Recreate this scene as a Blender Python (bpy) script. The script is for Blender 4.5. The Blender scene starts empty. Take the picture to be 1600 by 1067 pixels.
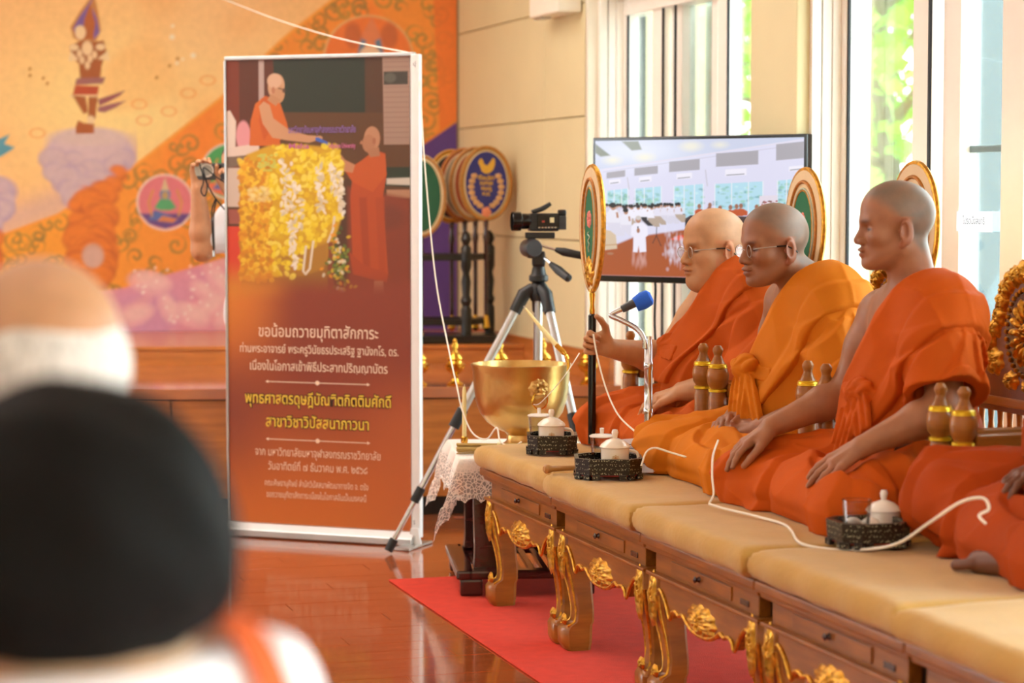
import bpy, bmesh, math, random
import numpy as np
from mathutils import Vector, Matrix, Euler
S = bpy.context.scene
C = S.collection
random.seed(7); RNG = np.random.default_rng(11)
PI = math.pi

# ------------------------------------------------------------------ camera, world, lights, exposure
cam = bpy.data.cameras.new('camera'); cam.sensor_width = 36; cam.lens = 81
cam.dof.use_dof = True; cam.dof.focus_distance = 6.7; cam.dof.aperture_fstop = 3.2
cam.clip_start = 0.05; cam.clip_end = 200
co = bpy.data.objects.new('camera', cam); C.objects.link(co)
co.location = (0, 0, 1.32)
co.rotation_euler = (math.radians(90 - 3.632), 0, math.radians(-16.7))
S.camera = co
W = bpy.data.worlds.new('sky'); S.world = W; W.use_nodes = True
bg = W.node_tree.nodes['Background']; bg.inputs[0].default_value = (0.90, 0.96, 1.0, 1); bg.inputs[1].default_value = 12.0
S.view_settings.view_transform = 'Standard'; S.view_settings.look = 'None'
S.view_settings.exposure = 0.0; S.view_settings.gamma = 1; S.view_settings.use_curve_mapping = False
def area(name, loc, rot, size, power, col):
    l = bpy.data.lights.new(name, 'AREA'); l.shape = 'RECTANGLE'; l.size, l.size_y = size; l.energy = power; l.color = col
    o = bpy.data.objects.new(name, l); C.objects.link(o); o.location = loc; o.rotation_euler = rot
    return o
area('ceiling_fill', (-0.6, 3.2, 3.2), (0, 0, 0), (3.0, 3.0), 26, (1, 0.95, 0.88))  # soft fill light added overhead, out of view, for the seated row
area('ceiling_fill', (0.6, 8.6, 3.2), (0, 0, 0), (3.0, 2.4), 100, (1, 0.94, 0.86))  # unseen fill light added to brighten stage, mural and banner
area('ceiling_fill', (-3.2, 6.5, 3.2), (0, 0, 0), (2.0, 3.0), 30, (1, 0.95, 0.88))  # unseen fill light added from the left half of the hall

# ------------------------------------------------------------------ materials
def lin(c):
    if isinstance(c, str):
        c = c.lstrip('#'); c = [int(c[i:i+2], 16)/255 for i in (0, 2, 4)]
    return tuple(x/12.92 if x <= 0.04045 else ((x+0.055)/1.055)**2.4 for x in c[:3])
def mat(name, col, rough=0.5, metal=0.0, var=0.12, scale=12.0, bump=0.0, bscale=60.0, stretch=(1, 1, 1), sheen=0.0, coat=0.0, alpha=None, emit=None, attr=None, sss=0.0, spec=None):
    """a node material: base colour varied by noise, optional bump and colour attribute"""
    m = bpy.data.materials.new(name); m.use_nodes = True
    nt = m.node_tree; N = nt.nodes; L = nt.links; b = N['Principled BSDF']
    b.inputs['Roughness'].default_value = rough; b.inputs['Metallic'].default_value = metal
    if coat: b.inputs['Coat Weight'].default_value = coat; b.inputs['Coat Roughness'].default_value = 0.08
    if sheen: b.inputs['Sheen Weight'].default_value = sheen; b.inputs['Sheen Roughness'].default_value = 0.5
    if spec is not None: b.inputs['Specular IOR Level'].default_value = spec
    if sss: b.inputs['Subsurface Weight'].default_value = sss; b.inputs['Subsurface Radius'].default_value = (0.012, 0.005, 0.003); b.inputs['Subsurface Scale'].default_value = 0.6
    tc = N.new('ShaderNodeTexCoord'); mp = N.new('ShaderNodeMapping'); mp.inputs['Scale'].default_value = stretch
    L.new(tc.outputs['Object'], mp.inputs['Vector'])
    ns = N.new('ShaderNodeTexNoise'); ns.inputs['Scale'].default_value = scale; ns.inputs['Detail'].default_value = 5
    L.new(mp.outputs[0], ns.inputs['Vector'])
    mx = N.new('ShaderNodeMix'); mx.data_type = 'RGBA'; mx.blend_type = 'MULTIPLY'
    rp = N.new('ShaderNodeValToRGB'); lo = 1 - var; hi = 1 + var*0.6
    rp.color_ramp.elements[0].color = (lo, lo, lo, 1); rp.color_ramp.elements[1].color = (hi, hi, hi, 1)
    rp.color_ramp.elements[0].position = 0.3; rp.color_ramp.elements[1].position = 0.7
    L.new(ns.outputs['Fac'], rp.inputs[0]); mx.inputs['Factor'].default_value = 1.0
    if attr:
        at = N.new('ShaderNodeAttribute'); at.attribute_name = attr; L.new(at.outputs['Color'], mx.inputs['A'])
    else:
        mx.inputs['A'].default_value = (*lin(col), 1)
    L.new(rp.outputs[0], mx.inputs['B'])
    L.new(mx.outputs['Result'], b.inputs['Base Color'])
    if emit is not None:
        L.new(mx.outputs['Result'], b.inputs['Emission Color']); b.inputs['Emission Strength'].default_value = emit
        if attr: b.inputs['Base Color'].default_value = (0, 0, 0, 1); L.remove(b.inputs['Base Color'].links[0])
    if bump:
        n2 = N.new('ShaderNodeTexNoise'); n2.inputs['Scale'].default_value = bscale; n2.inputs['Detail'].default_value = 4
        L.new(mp.outputs[0], n2.inputs['Vector'])
        bp = N.new('ShaderNodeBump'); bp.inputs['Strength'].default_value = bump; bp.inputs['Distance'].default_value = 0.004
        L.new(n2.outputs['Fac'], bp.inputs['Height']); L.new(bp.outputs[0], b.inputs['Normal'])
    if alpha is not None: b.inputs['Alpha'].default_value = alpha
    return m
def glassmat(name, tint, gloss=0.5, clear=0.93):
    m = bpy.data.materials.new(name); m.use_nodes = True; nt = m.node_tree; N = nt.nodes; L = nt.links
    N.remove(N['Principled BSDF'])
    tr = N.new('ShaderNodeBsdfTransparent'); tr.inputs[0].default_value = (*[clear*x for x in tint], 1)
    gl = N.new('ShaderNodeBsdfGlossy'); gl.inputs['Roughness'].default_value = 0.02
    lw = N.new('ShaderNodeLayerWeight'); lw.inputs[0].default_value = 0.25
    mt = N.new('ShaderNodeMath'); mt.operation = 'MULTIPLY'; mt.inputs[1].default_value = gloss
    L.new(lw.outputs['Fresnel'], mt.inputs[0])
    mx = N.new('ShaderNodeMixShader'); L.new(mt.outputs[0], mx.inputs[0]); L.new(tr.outputs[0], mx.inputs[1]); L.new(gl.outputs[0], mx.inputs[2])
    L.new(mx.outputs[0], N['Material Output'].inputs[0])
    return m
M = {}
M['wall'] = mat('cream_paint', '#e3d5a8', 0.6, var=0.03, scale=3)
M['wall_white'] = mat('white_paint', '#f3ead8', 0.5, var=0.02)
M['frame'] = mat('window_frame_paint', '#fbf4ea', 0.35, var=0.02)
M['gasket'] = mat('black_rubber_gasket', '#12131c', 0.5)
M['floor'] = mat('polished_floor_wood', '#a8542a', 0.09, var=0.28, scale=2.5, stretch=(1, 9, 1), coat=0.4, bump=0.02, bscale=3)
M['carpet'] = mat('red_carpet', '#dc3c26', 0.95, var=0.08, scale=25, bump=0.5, bscale=300)
M['teak'] = mat('teak_wood', '#9f6224', 0.34, var=0.30, scale=7, stretch=(1, 1, 6), coat=0.1, spec=0.35, bump=0.05, bscale=30)
M['teak_y'] = mat('teak_wood_long', '#98581a', 0.38, var=0.30, scale=7, stretch=(8, 1, 8), coat=0.08, spec=0.3, bump=0.05, bscale=30)
M['stage'] = mat('stage_wood', '#c87838', 0.25, var=0.22, scale=4, stretch=(1, 1, 9), coat=0.3)
M['stage_top'] = mat('stage_top_wood', '#bd7048', 0.08, var=0.15, scale=4, stretch=(1, 6, 1), coat=0.6)
M['rosewood'] = mat('dark_rosewood', '#3a1512', 0.22, var=0.3, scale=9, stretch=(1, 1, 5), coat=0.4)
M['blackwood'] = mat('black_lacquer_wood', '#15110f', 0.28, var=0.2)
M['gold'] = mat('gold_leaf', '#cf9430', 0.36, metal=0.85, var=0.45, scale=75, bump=0.25, bscale=120)  # strong mottling stands in for shade in the carved crevices
M['goldpaint'] = mat('gold_paint_band', '#e8c22a', 0.3, metal=0.6, var=0.15)
M['brass'] = mat('polished_brass', '#d9a640', 0.16, metal=1.0, var=0.08)
M['bowl'] = mat('hammered_brass', '#d2ab68', 0.31, metal=1.0, var=0.16, scale=9, bump=0.25, bscale=45)
M['cushion'] = mat('mustard_cushion_cloth', '#c2954a', 0.9, var=0.06, scale=14, bump=0.35, bscale=70, sheen=0.2)
M['chrome'] = mat('chrome_tube', '#c9c9cc', 0.18, metal=1.0, var=0.04)
M['alu'] = mat('brushed_aluminium', '#c3c2c0', 0.33, metal=0.9, var=0.06)
M['white_alu'] = mat('white_aluminium', '#f0efee', 0.35, var=0.03)
M['black'] = mat('black_plastic', '#18181a', 0.42, var=0.1)
M['gloss_black'] = mat('gloss_black_plastic', '#0c0c0e', 0.15, var=0.05)
M['dark_grey'] = mat('dark_grey_plastic', '#3a3a3e', 0.4)
M['porcelain'] = mat('cream_porcelain', '#efe3d0', 0.15, var=0.02, coat=0.4)
M['white_porcelain'] = mat('white_porcelain', '#f2ede6', 0.15, var=0.02, coat=0.4)
M['thread'] = mat('white_cotton_thread', '#f1e8d8', 0.9, var=0.04)
M['blue_foam'] = mat('blue_foam', '#2563d8', 0.85, var=0.1, bump=0.4, bscale=200)
M['paper'] = mat('white_paper', '#eeeaf0', 0.8, var=0.01)
nt_p = M['paper'].node_tree; tl_ = nt_p.nodes.new('ShaderNodeBsdfTranslucent'); tl_.inputs[0].default_value = (0.85, 0.85, 0.88, 1); mp_ = nt_p.nodes.new('ShaderNodeMixShader'); mp_.inputs[0].default_value = 0.45
nt_p.links.new(nt_p.nodes['Principled BSDF'].outputs[0], mp_.inputs[1]); nt_p.links.new(tl_.outputs[0], mp_.inputs[2]); nt_p.links.new(mp_.outputs[0], nt_p.nodes['Material Output'].inputs[0])
M['ink'] = mat('printed_ink', '#4a4a55', 0.8)
M['wax'] = mat('yellow_wax', '#f2e2a0', 0.45, var=0.04)
M['reed'] = mat('dry_reed', '#c0a05c', 0.8, var=0.3, scale=60, stretch=(1, 30, 30))
M['leather'] = mat('brown_leather_panel', '#7a3d16', 0.45, var=0.2, bump=0.1)
M['shirt'] = mat('white_shirt_cloth', '#f2f4fa', 0.85, var=0.03, bump=0.2, bscale=40)
M['cream_cloth'] = mat('cream_satin', '#e2c69a', 0.5, var=0.05)
M['green_cloth'] = mat('green_velvet', '#1c6a45', 0.8, var=0.1)
M['pink_thread'] = mat('pink_embroidery', '#d9776c', 0.6)
M['silver_thread'] = mat('silver_embroidery', '#b9c0a8', 0.5)
M['ochre'] = mat('ochre_braid', '#b8762a', 0.5, metal=0.3, var=0.35, scale=90)
M['skin'] = mat('skin', '#c89070', 0.50, var=0.10, scale=30, attr='col', sss=0.08, bump=0.05, bscale=160)
M['paint'] = mat('printed_colours', '#ffffff', 0.45, var=0.0, attr='col')
M['mural'] = mat('mural_paint', '#ffffff', 0.55, var=0.05, scale=30, attr='col')
M['glass'] = glassmat('window_glass', (0.93, 1.0, 0.99), gloss=0.6)
M['tumbler'] = glassmat('tumbler_glass', (0.97, 0.98, 0.98), gloss=0.45, clear=0.97)
M['lens'] = glassmat('spectacle_lens', (0.88, 0.85, 0.84), gloss=0.10)
M['tassel_red'] = mat('red_tray_lining', '#b3202c', 0.7)

# ------------------------------------------------------------------ mesh helpers
def setprops(o, label=None, cat=None, group=None, kind=None):
    if label: o['label'] = label
    if cat: o['category'] = cat
    if group: o['group'] = group
    if kind: o['kind'] = kind
    return o
def thing(name, label, cat, loc=(0, 0, 0), rz=0.0, group=None):
    o = bpy.data.objects.new(name, None); C.objects.link(o); o.location = loc; o.rotation_euler = (0, 0, rz)
    o.empty_display_size = 0.05
    return setprops(o, label, cat, group)
def mk(name, V, Fc, m, parent=None, smooth=False, label=None, kind=None):
    me = bpy.data.meshes.new(name); me.from_pydata([tuple(map(float, v)) for v in V], [], [tuple(map(int, f)) for f in Fc])
    return link(name, me, m, parent, smooth, label, kind)
def link(name, me, m, parent=None, smooth=False, label=None, kind=None):
    if m is not None:
        if isinstance(m, (list, tuple)):
            for x in m: me.materials.append(x)
        else: me.materials.append(m)
    if smooth: me.polygons.foreach_set('use_smooth', np.ones(len(me.polygons), bool))
    me.update()
    o = bpy.data.objects.new(name, me); C.objects.link(o)
    if parent is not None: o.parent = parent
    return setprops(o, label, kind=kind)
class MB:
    """collects pieces of ONE part"""
    def __init__(s): s.V = []; s.F = []
    def add(s, V, F):
        n = len(s.V); s.V += [tuple(v) for v in V]; s.F += [tuple(i+n for i in f) for f in F]; return s
    def box(s, c, d, rz=0.0, R=None):
        x, y, z = d[0]/2, d[1]/2, d[2]/2
        P = np.array([(-x,-y,-z),(x,-y,-z),(x,y,-z),(-x,y,-z),(-x,-y,z),(x,-y,z),(x,y,z),(-x,y,z)], float)
        if R is None and rz: R = np.array(Matrix.Rotation(rz, 3, 'Z'))
        if R is not None: P = P @ np.array(R).T
        return s.add(P + np.array(c), [(0,3,2,1),(4,5,6,7),(0,1,5,4),(1,2,6,5),(2,3,7,6),(3,0,4,7)])
    def lathe(s, prof, c=(0, 0, 0), n=24, R=None, sx=1, sy=1):
        V = []; k = len(prof)
        for r, z in prof:
            for i in range(n):
                a = 2*PI*i/n; V.append((r*math.cos(a)*sx, r*math.sin(a)*sy, z))
        F = [(j*n+i, j*n+(i+1) % n, (j+1)*n+(i+1) % n, (j+1)*n+i) for j in range(k-1) for i in range(n)]
        if prof[0][0] > 1e-5: F.append(tuple(range(n))[::-1])
        if prof[-1][0] > 1e-5: F.append(tuple((k-1)*n+i for i in range(n)))
        V = np.array(V)
        if R is not None: V = V @ np.array(R).T
        return s.add(V + np.array(c), F)
    def tube(s, pts, r, n=8, closed=False):
        pts = [np.array(p, float) for p in pts]; k = len(pts)
        rs = r if hasattr(r, '__len__') else [r]*k
        V = []; up = np.array([0.13, 0.21, 0.97]); ref = None
        for i in range(k):
            a = pts[(i-1) % k] if closed or i > 0 else pts[i]; b = pts[(i+1) % k] if closed or i < k-1 else pts[i]
            t = b-a; t /= (np.linalg.norm(t)+1e-9)
            if ref is None: ref = np.cross(t, up); 
            ref = ref - t*(ref@t); nn = np.linalg.norm(ref)
            if nn < 1e-5: ref = np.cross(t, np.array([1, 0, 0.1])); nn = np.linalg.norm(ref)
            ref /= nn; q = np.cross(t, ref)
            for j in range(n):
                an = 2*PI*j/n; V.append(pts[i] + rs[i]*(math.cos(an)*ref + math.sin(an)*q))
        F = []
        for i in range(k if closed else k-1):
            for j in range(n):
                a = i*n+j; b = i*n+(j+1) % n; c2 = ((i+1) % k)*n+(j+1) % n; d = ((i+1) % k)*n+j; F.append((a, b, c2, d))
        if not closed: F += [tuple(range(n))[::-1], tuple((k-1)*n+j for j in range(n))]
        return s.add(V, F)
    def prism(s, poly, z0, z1, plane='xy', off=(0, 0, 0)):
        n = len(poly); V = []
        for z in (z0, z1):
            for (a, b) in poly:
                V.append({'xy': (a, b, z), 'yz': (z, a, b), 'xz': (a, z, b)}[plane])
        V = np.array(V, float)+np.array(off)
        F = [(i, (i+1) % n, n+(i+1) % n, n+i) for i in range(n)] + [tuple(range(n))[::-1], tuple(range(n, 2*n))]
        return s.add(V, F)
    def ball(s, c, r, n=12, m=8, R=None):
        r = r if hasattr(r, '__len__') else (r, r, r)
        V = [(0, 0, -1)]; 
        for j in range(1, m):
            f = PI*j/m - PI/2
            for i in range(n): V.append((math.cos(f)*math.cos(2*PI*i/n), math.cos(f)*math.sin(2*PI*i/n), math.sin(f)))
        V.append((0, 0, 1)); V = np.array(V)*np.array(r)
        if R is not None: V = V @ np.array(R).T
        F = [(0, 1+(i+1) % n, 1+i) for i in range(n)]
        for j in range(m-2):
            for i in range(n):
                a = 1+j*n; F.append((a+i, a+(i+1) % n, a+n+(i+1) % n, a+n+i))
        e = 1+(m-2)*n; F += [(e+i, e+(i+1) % n, len(V)-1) for i in range(n)]
        return s.add(V+np.array(c), F)
    def build(s, name, m, parent=None, smooth=False, bevel=0.0, seg=2, label=None, kind=None, auto=True):
        me = bpy.data.meshes.new(name); me.from_pydata([tuple(map(float, v)) for v in s.V], [], s.F)
        if bevel:      # bake the bevel, so that copies share plain mesh data
            bm = bmesh.new(); bm.from_mesh(me); bmesh.ops.recalc_face_normals(bm, faces=bm.faces)
            eds = [e for e in bm.edges if len(e.link_faces) == 2 and e.calc_face_angle(0) > 0.6]
            bmesh.ops.bevel(bm, geom=eds, offset=bevel, segments=seg, profile=0.6, affect='EDGES', clamp_overlap=True)
            bm.to_mesh(me); bm.free()
        else:
            bm = bmesh.new(); bm.from_mesh(me); bmesh.ops.recalc_face_normals(bm, faces=bm.faces); bm.to_mesh(me); bm.free()
        o = link(name, me, m, parent, False, label, kind)
        if smooth:
            me.polygons.foreach_set('use_smooth', np.ones(len(me.polygons), bool))
            if auto: me.set_sharp_from_angle(angle=math.radians(42))
        return o
def bez(pts, n=8, closed=False):
    """Catmull-Rom through points"""
    P = [np.array(p, float) for p in pts]; out = []; k = len(P)
    for i in range(k if closed else k-1):
        g = (lambda j: P[j % k]) if closed else (lambda j: P[min(max(j, 0), k-1)])
        a, b, c, d = g(i-1), g(i), g(i+1), g(i+2)
        for t in np.linspace(0, 1, n, endpoint=False):
            out.append(0.5*((2*b)+(-a+c)*t+(2*a-5*b+4*c-d)*t*t+(-a+3*b-3*c+d)*t**3))
    if not closed: out.append(P[-1])
    return out
def dup(root, loc=None, rz=None, label=None, group=None, vis=True):
    r = root.copy(); C.objects.link(r)
    if loc is not None: r.location = loc
    if rz is not None: r.rotation_euler = (0, 0, rz)
    if label: r['label'] = label
    if group: r['group'] = group
    for ch in list(root.children):
        c = ch.copy(); C.objects.link(c); c.parent = r
        for g in ch.children:
            d = g.copy(); C.objects.link(d); d.parent = c
    return r
def colour(o, cols, name='col'):
    me = o.data; a = me.color_attributes.new(name, 'FLOAT_COLOR', 'POINT')
    c = np.ones((len(me.vertices), 4), np.float32); c[:, :3] = cols; a.data.foreach_set('color', c.ravel())
def grid_plane(name, o, eu, ev, nu, nv, cols, m, parent=None, thick=None):
    """painted sheet: nu x nv points from corner o along eu, ev; cols (nv,nu,3) linear"""
    u = np.linspace(0, 1, nu); v = np.linspace(0, 1, nv)
    P = np.array(o)+u[None, :, None]*np.array(eu)+v[:, None, None]*np.array(ev)
    idx = np.arange(nu*nv).reshape(nv, nu)
    F = np.stack([idx[:-1, :-1], idx[:-1, 1:], idx[1:, 1:], idx[1:, :-1]], -1).reshape(-1, 4)
    me = quads(name, P.reshape(-1, 3), F); ob = link(name, me, m, parent)
    colour(ob, cols.reshape(-1, 3)); return ob
def quads(name, V, F):
    me = bpy.data.meshes.new(name); V = np.asarray(V, np.float32); F = np.asarray(F, np.int32)
    me.vertices.add(len(V)); me.vertices.foreach_set('co', V.ravel())
    me.loops.add(F.size); me.loops.foreach_set('vertex_index', F.ravel())
    me.polygons.add(len(F)); me.polygons.foreach_set('loop_start', np.arange(0, F.size, F.shape[1], dtype=np.int32))
    me.update(calc_edges=True); return me

# ------------------------------------------------------------------ signed distance bodies -> one continuous skin (surface nets on a sparse grid)
f32 = np.float32
def cap(p, a, b, ra, rb=None):
    rb = ra if rb is None else rb
    a = np.array(a, f32); ba = np.array(b, f32)-a; pa = p-a
    t = np.clip(pa@ba/(ba@ba+1e-12), 0, 1)
    q = pa-t[:, None]*ba
    return np.sqrt((q*q).sum(1))-(ra+(rb-ra)*t)
def ell(p, c, r, R=None):
    q = p-np.array(c, f32)
    if R is not None: q = q@np.array(R, f32)
    r = np.array(r, f32); q = q/r; k0 = np.sqrt((q*q).sum(1)); q = q/r; k1 = np.sqrt((q*q).sum(1))
    return k0*(k0-1)/np.maximum(k1, 1e-6)
def smin(a, b, k):
    h = np.clip(0.5+0.5*(b-a)/k, 0, 1); return b+(a-b)*h-k*h*(1-h)
def smax(a, b, k): return -smin(-a, -b, k)
_ND = [(RNG.normal(size=3)*1.0, RNG.uniform(0, 6.28)) for _ in range(18)]
def noise(p, f, o=0):
    s = 0
    for i in range(5):
        d, ph = _ND[(i+o) % 18]; s = s+np.sin((p@np.array(d*f, f32))+ph)
    return s/3.0
def net(fn, lo, hi, res):
    lo = np.array(lo, f32); hi = np.array(hi, f32); B = 8
    nb = np.ceil((hi-lo)/(res*B)).astype(int)
    g = np.stack(np.meshgrid(*[np.arange(n) for n in nb], indexing='ij'), -1).reshape(-1, 3)
    ctr = lo+(g+0.5)*res*B
    d = fn(ctr.astype(f32)); g = g[np.abs(d) < res*B*0.5*1.732*1.25+0.022]
    r = np.arange(B+1); off = np.stack(np.meshgrid(r, r, r, indexing='ij'), -1).reshape(-1, 3)
    D = np.empty((len(g), (B+1)**3), f32)
    for i in range(0, len(g), 400):
        gg = g[i:i+400]; pts = lo+((gg[:, None, :]*B+off[None])*res).astype(f32)
        D[i:i+400] = fn(pts.reshape(-1, 3).astype(f32)).reshape(len(gg), -1)
    D = D.reshape(-1, B+1, B+1, B+1); ins = D < 0
    NN = nb*B+2
    cnt = np.zeros((len(g), B, B, B), np.int8)
    cs = [(x, y, z) for x in (0, 1) for y in (0, 1) for z in (0, 1)]
    for x, y, z in cs: cnt += ins[:, x:B+x, y:B+y, z:B+z]
    bi, i, j, k = np.nonzero((cnt > 0) & (cnt < 8))
    gc = g[bi]*B+np.stack([i, j, k], 1)
    key = (gc[:, 0].astype(np.int64)*NN[1]+gc[:, 1])*NN[2]+gc[:, 2]
    acc = np.zeros((len(key), 3)); w = np.zeros(len(key))
    cv = {c: D[bi, i+c[0], j+c[1], k+c[2]] for c in cs}
    for c in cs:
        for ax in range(3):
            if c[ax] == 0:
                e = list(c); e[ax] = 1; d0 = cv[c]; d1 = cv[tuple(e)]; mk_ = (d0 < 0) != (d1 < 0)
                t = np.where(mk_, d0/np.where(mk_, d0-d1, 1), 0)
                pt = np.tile(np.array(c, float), (len(key), 1)); pt[:, ax] += t
                acc += pt*mk_[:, None]; w += mk_
    pos = lo+(gc+acc/w[:, None])*res
    o = np.argsort(key); skey = key[o]; pos = pos[o]
    Fs = []
    st = (int(NN[1]*NN[2]), int(NN[2]), 1)
    for ax in range(3):
        sl1 = [slice(0, B)]*3; sl2 = [slice(0, B)]*3; sl2[ax] = slice(1, B+1)
        A = ins[(slice(None), *sl1)]; Bb = ins[(slice(None), *sl2)]
        bi2, i2, j2, k2 = np.nonzero(A != Bb)
        c0 = g[bi2]*B+np.stack([i2, j2, k2], 1); kk = (c0[:, 0].astype(np.int64)*NN[1]+c0[:, 1])*NN[2]+c0[:, 2]
        u, v = [(1, 2), (2, 0), (0, 1)][ax]
        q = np.stack([kk-st[u]-st[v], kk-st[v], kk, kk-st[u]], 1)
        flip = ~A[bi2, i2, j2, k2]; q[flip] = q[flip][:, ::-1]
        ix = np.searchsorted(skey, q); ix = np.minimum(ix, len(skey)-1); ok = (skey[ix] == q).all(1)
        Fs.append(ix[ok])
    return pos.astype(f32), np.concatenate(Fs)
def netobj(name, fn, lo, hi, res, m, parent=None, colfn=None, label=None):
    V, F = net(fn, lo, hi, res)
    o = link(name, quads(name, V, F), m, parent, True, label)
    if colfn is not None: colour(o, colfn(V))
    return o
# ------------------------------------------------------------------ setting
def struct(o): o['kind'] = 'structure'; return o
def sempty(name): return struct(setprops(thing(name, None, None), None))
def sbox(name, c, d, m, parent=None, bevel=0.0, rz=0.0):
    o = MB().box(c, d, rz).build(name, m, parent, bevel=bevel)
    if parent is None: struct(o)
    return o
fl = sbox('floor', (-1, 6.5, -0.053), (9.6, 20, 0.1), M['floor'])
pm = None
for r in range(36):
    y = 5.3+r*0.12; x0 = -1.9+(r*0.47) % 1.2
    for k in range(4):
        if pm is None:
            pk = MB().box((0, 0, 0), (1.1985, 0.1188, 0.003)).build('plank', M['floor'], fl, bevel=0.0006, seg=1); pm = pk
        else: pk = pm.copy(); C.objects.link(pk)
        pk.location = (x0+k*1.2, y, -0.0015+0.00012*math.sin(r*3.1+k*5.7)); pk.rotation_euler = (0.0006*math.sin(r*1.7+k), 0.0003*math.sin(k*2.3+r), 0)
cp = MB(); 
cp.box((2.47, 4.85, 0.0035), (1.25, 5.54, 0.006)); 
tag = setprops(cp.build('carpet_runner', M['carpet'], None, bevel=0.002, seg=1), 'long red carpet runner under the row of carved benches', 'carpet')
# back stage with the mural behind it
SO = Vector((1.946, 9.232, 0)); SE = Vector((0.9816, -0.1908, 0)); SN = Vector((0.1908, 0.9816, 0)); SA = math.atan2(SE.y, SE.x)
stage = thing('trim_1', None, None, SO, SA); struct(stage); stage.name = 'trim_1'
def stbox(name, s0, s1, n0, n1, z0, z1, m, bevel=0.0):
    return MB().box(((s0+s1)/2, (n0+n1)/2, (z0+z1)/2), (s1-s0, n1-n0, z1-z0)).build(name, m, stage, bevel=bevel)
stbox('toe_kick', -5.2, 1.25, 0.045, 0.1, 0, 0.075, M['blackwood'])
stbox('core', -5.2, 1.25, 0.06, 1.36, 0.0, 0.48, M['stage'])
for k in range(7): stbox('fascia_panel', -5.2+k*0.92, -5.2+k*0.92+0.912 if k < 6 else 1.25, 0.02, 0.06, 0.078, 0.482, M['stage'], 0.002)
stbox('shadow_gap', -5.2, 1.25, 0.03, 0.07, 0.482, 0.49, M['blackwood'])
stbox('stage_top', -5.2, 1.25, 0.0, 1.36, 0.488, 0.5325, M['stage_top'], 0.003)
stbox('step_riser', -5.2, 1.0, 1.30, 1.36, 0.5325, 0.605, M['stage'])
stbox('step_top', -5.2, 1.0, 1.29, 2.52, 0.605, 0.622, M['stage'], 0.002)
# walls
wb = sbox('wall_back', tuple(SO+SN*2.60-SE*1.8+Vector((0, 0, 1.65))), (8.0, 0.12, 3.4), M['wall'], rz=SA)
wr = sempty('wall_right')
XW, XG = 3.18, 3.38
zz = [0.0, 0.62, 1.12, 1.662, 2.149, 2.7, 3.3]; yy = [9.48, 10.086, 11.62]
MB().box((XW+0.16, 10.6, 1.65), (0.22, 2.24, 3.3)).build('backing', M['blackwood'], wr)
for a in range(len(yy)-1):
    for b in range(len(zz)-1):
        g = 0.004
        MB().box((XW+0.03, (yy[a]+yy[a+1])/2, (zz[b]+zz[b+1])/2), (0.06, yy[a+1]-yy[a]-2*g, zz[b+1]-zz[b]-g)).build('wall_panel', M['wall'], wr, bevel=0.003, seg=1)
MB().box((XW+0.10, 9.479, 1.65), (0.2, 0.03, 3.3)).build('jamb_return', M['wall_white'], wr)
for (y0, y1) in ((7.245, 7.65), (4.7, 5.1), (2.2, 2.6), (-0.4, 0.0)):
    MB().box((XW+0.14, (y0+y1)/2, 1.65), (0.28, y1-y0, 3.3)).build('column', M['wall'], wr, bevel=0.006)
MB().box((XW+0.14, 4.0, 2.80), (0.24, 11.0, 1.2)).build('window_header', M['wall_white'], wr)
MB().box((XW+0.14, 4.0, 0.03), (0.28, 11.0, 0.06)).build('window_sill', M['wall_white'], wr)
struct(MB().box((3.165, 10.27, 0.59), (0.025, 2.35, 0.13)).build('baseboard_right', M['stage'], None, bevel=0.003))
sbox('ceiling', (-1.2, 5, 3.38), (9.6, 18, 0.12), M['wall_white'])
wl = sempty('wall_left')
for k in range(7): MB().box((-5.9, -2.4+k*2.4, 1.65), (0.3, 1.2, 3.3)).build('column', M['wall'], wl)
MB().box((-5.9, 5, 2.75), (0.3, 17, 1.1)).build('window_header', M['wall'], wl)
MB().box((-5.9, 5, 0.8), (0.3, 17, 1.6)).build('window_sill', M['wall'], wl)  # out of view; raised high so less fill light enters from the left
sbox('wall_front', (-1.2, -3.9, 1.65), (9.6, 0.2, 3.4), M['wall'])
# sliding windows
def window(n, y_hi, y_lo, members, panes, gaskets):
    w = struct(setprops(thing('window_%d' % n, None, None), None))
    fr = MB()
    for (a, b, d) in members: MB().box((XG-0.005+d, (a+b)/2, 1.13), (0.06, abs(a-b), 2.1)).build('stile', M['frame'], w, bevel=0.004)
    MB().box((XG, (y_hi+y_lo)/2, 2.14), (0.10, abs(y_hi-y_lo), 0.10)).build('head_rail', M['frame'], w, bevel=0.004)
    MB().box((XG, (y_hi+y_lo)/2, 0.09), (0.10, abs(y_hi-y_lo), 0.10)).build('bottom_rail', M['frame'], w, bevel=0.004)
    for y in gaskets: MB().box((XG-0.037, y, 1.13), (0.008, 0.012, 2.0)).build('gasket', M['gasket'], w)
    for (a, b, d) in panes: MB().box((XG+d, (a+b)/2, 1.13), (0.005, abs(a-b), 2.0)).build('pane', M['glass'], w)
    return w
w1 = window(1, 9.48, 7.65, [(9.48, 9.41, -0.01), (9.11, 8.985, 0), (8.965, 8.84, 0.03), (8.515, 8.45, 0.03), (8.375, 8.285, 0), (7.72, 7.65, 0)],
       [(9.42, 9.10, 0), (8.85, 8.50, 0.03), (8.46, 8.37, 0.03), (8.29, 7.70, 0)], [9.405, 8.975, 8.832, 8.262])
for y in (8.80, 8.72, 8.64, 8.56): MB().box((XG+0.10+0.012*math.sin(y*40), y, 1.13), (0.012, 0.085, 2.0)).build('blind_slat', mat('grey_green_blind', '#cdd8d0', 0.6) if y > 8.75 else bpy.data.materials['grey_green_blind'], w1, bevel=0.003)
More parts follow.
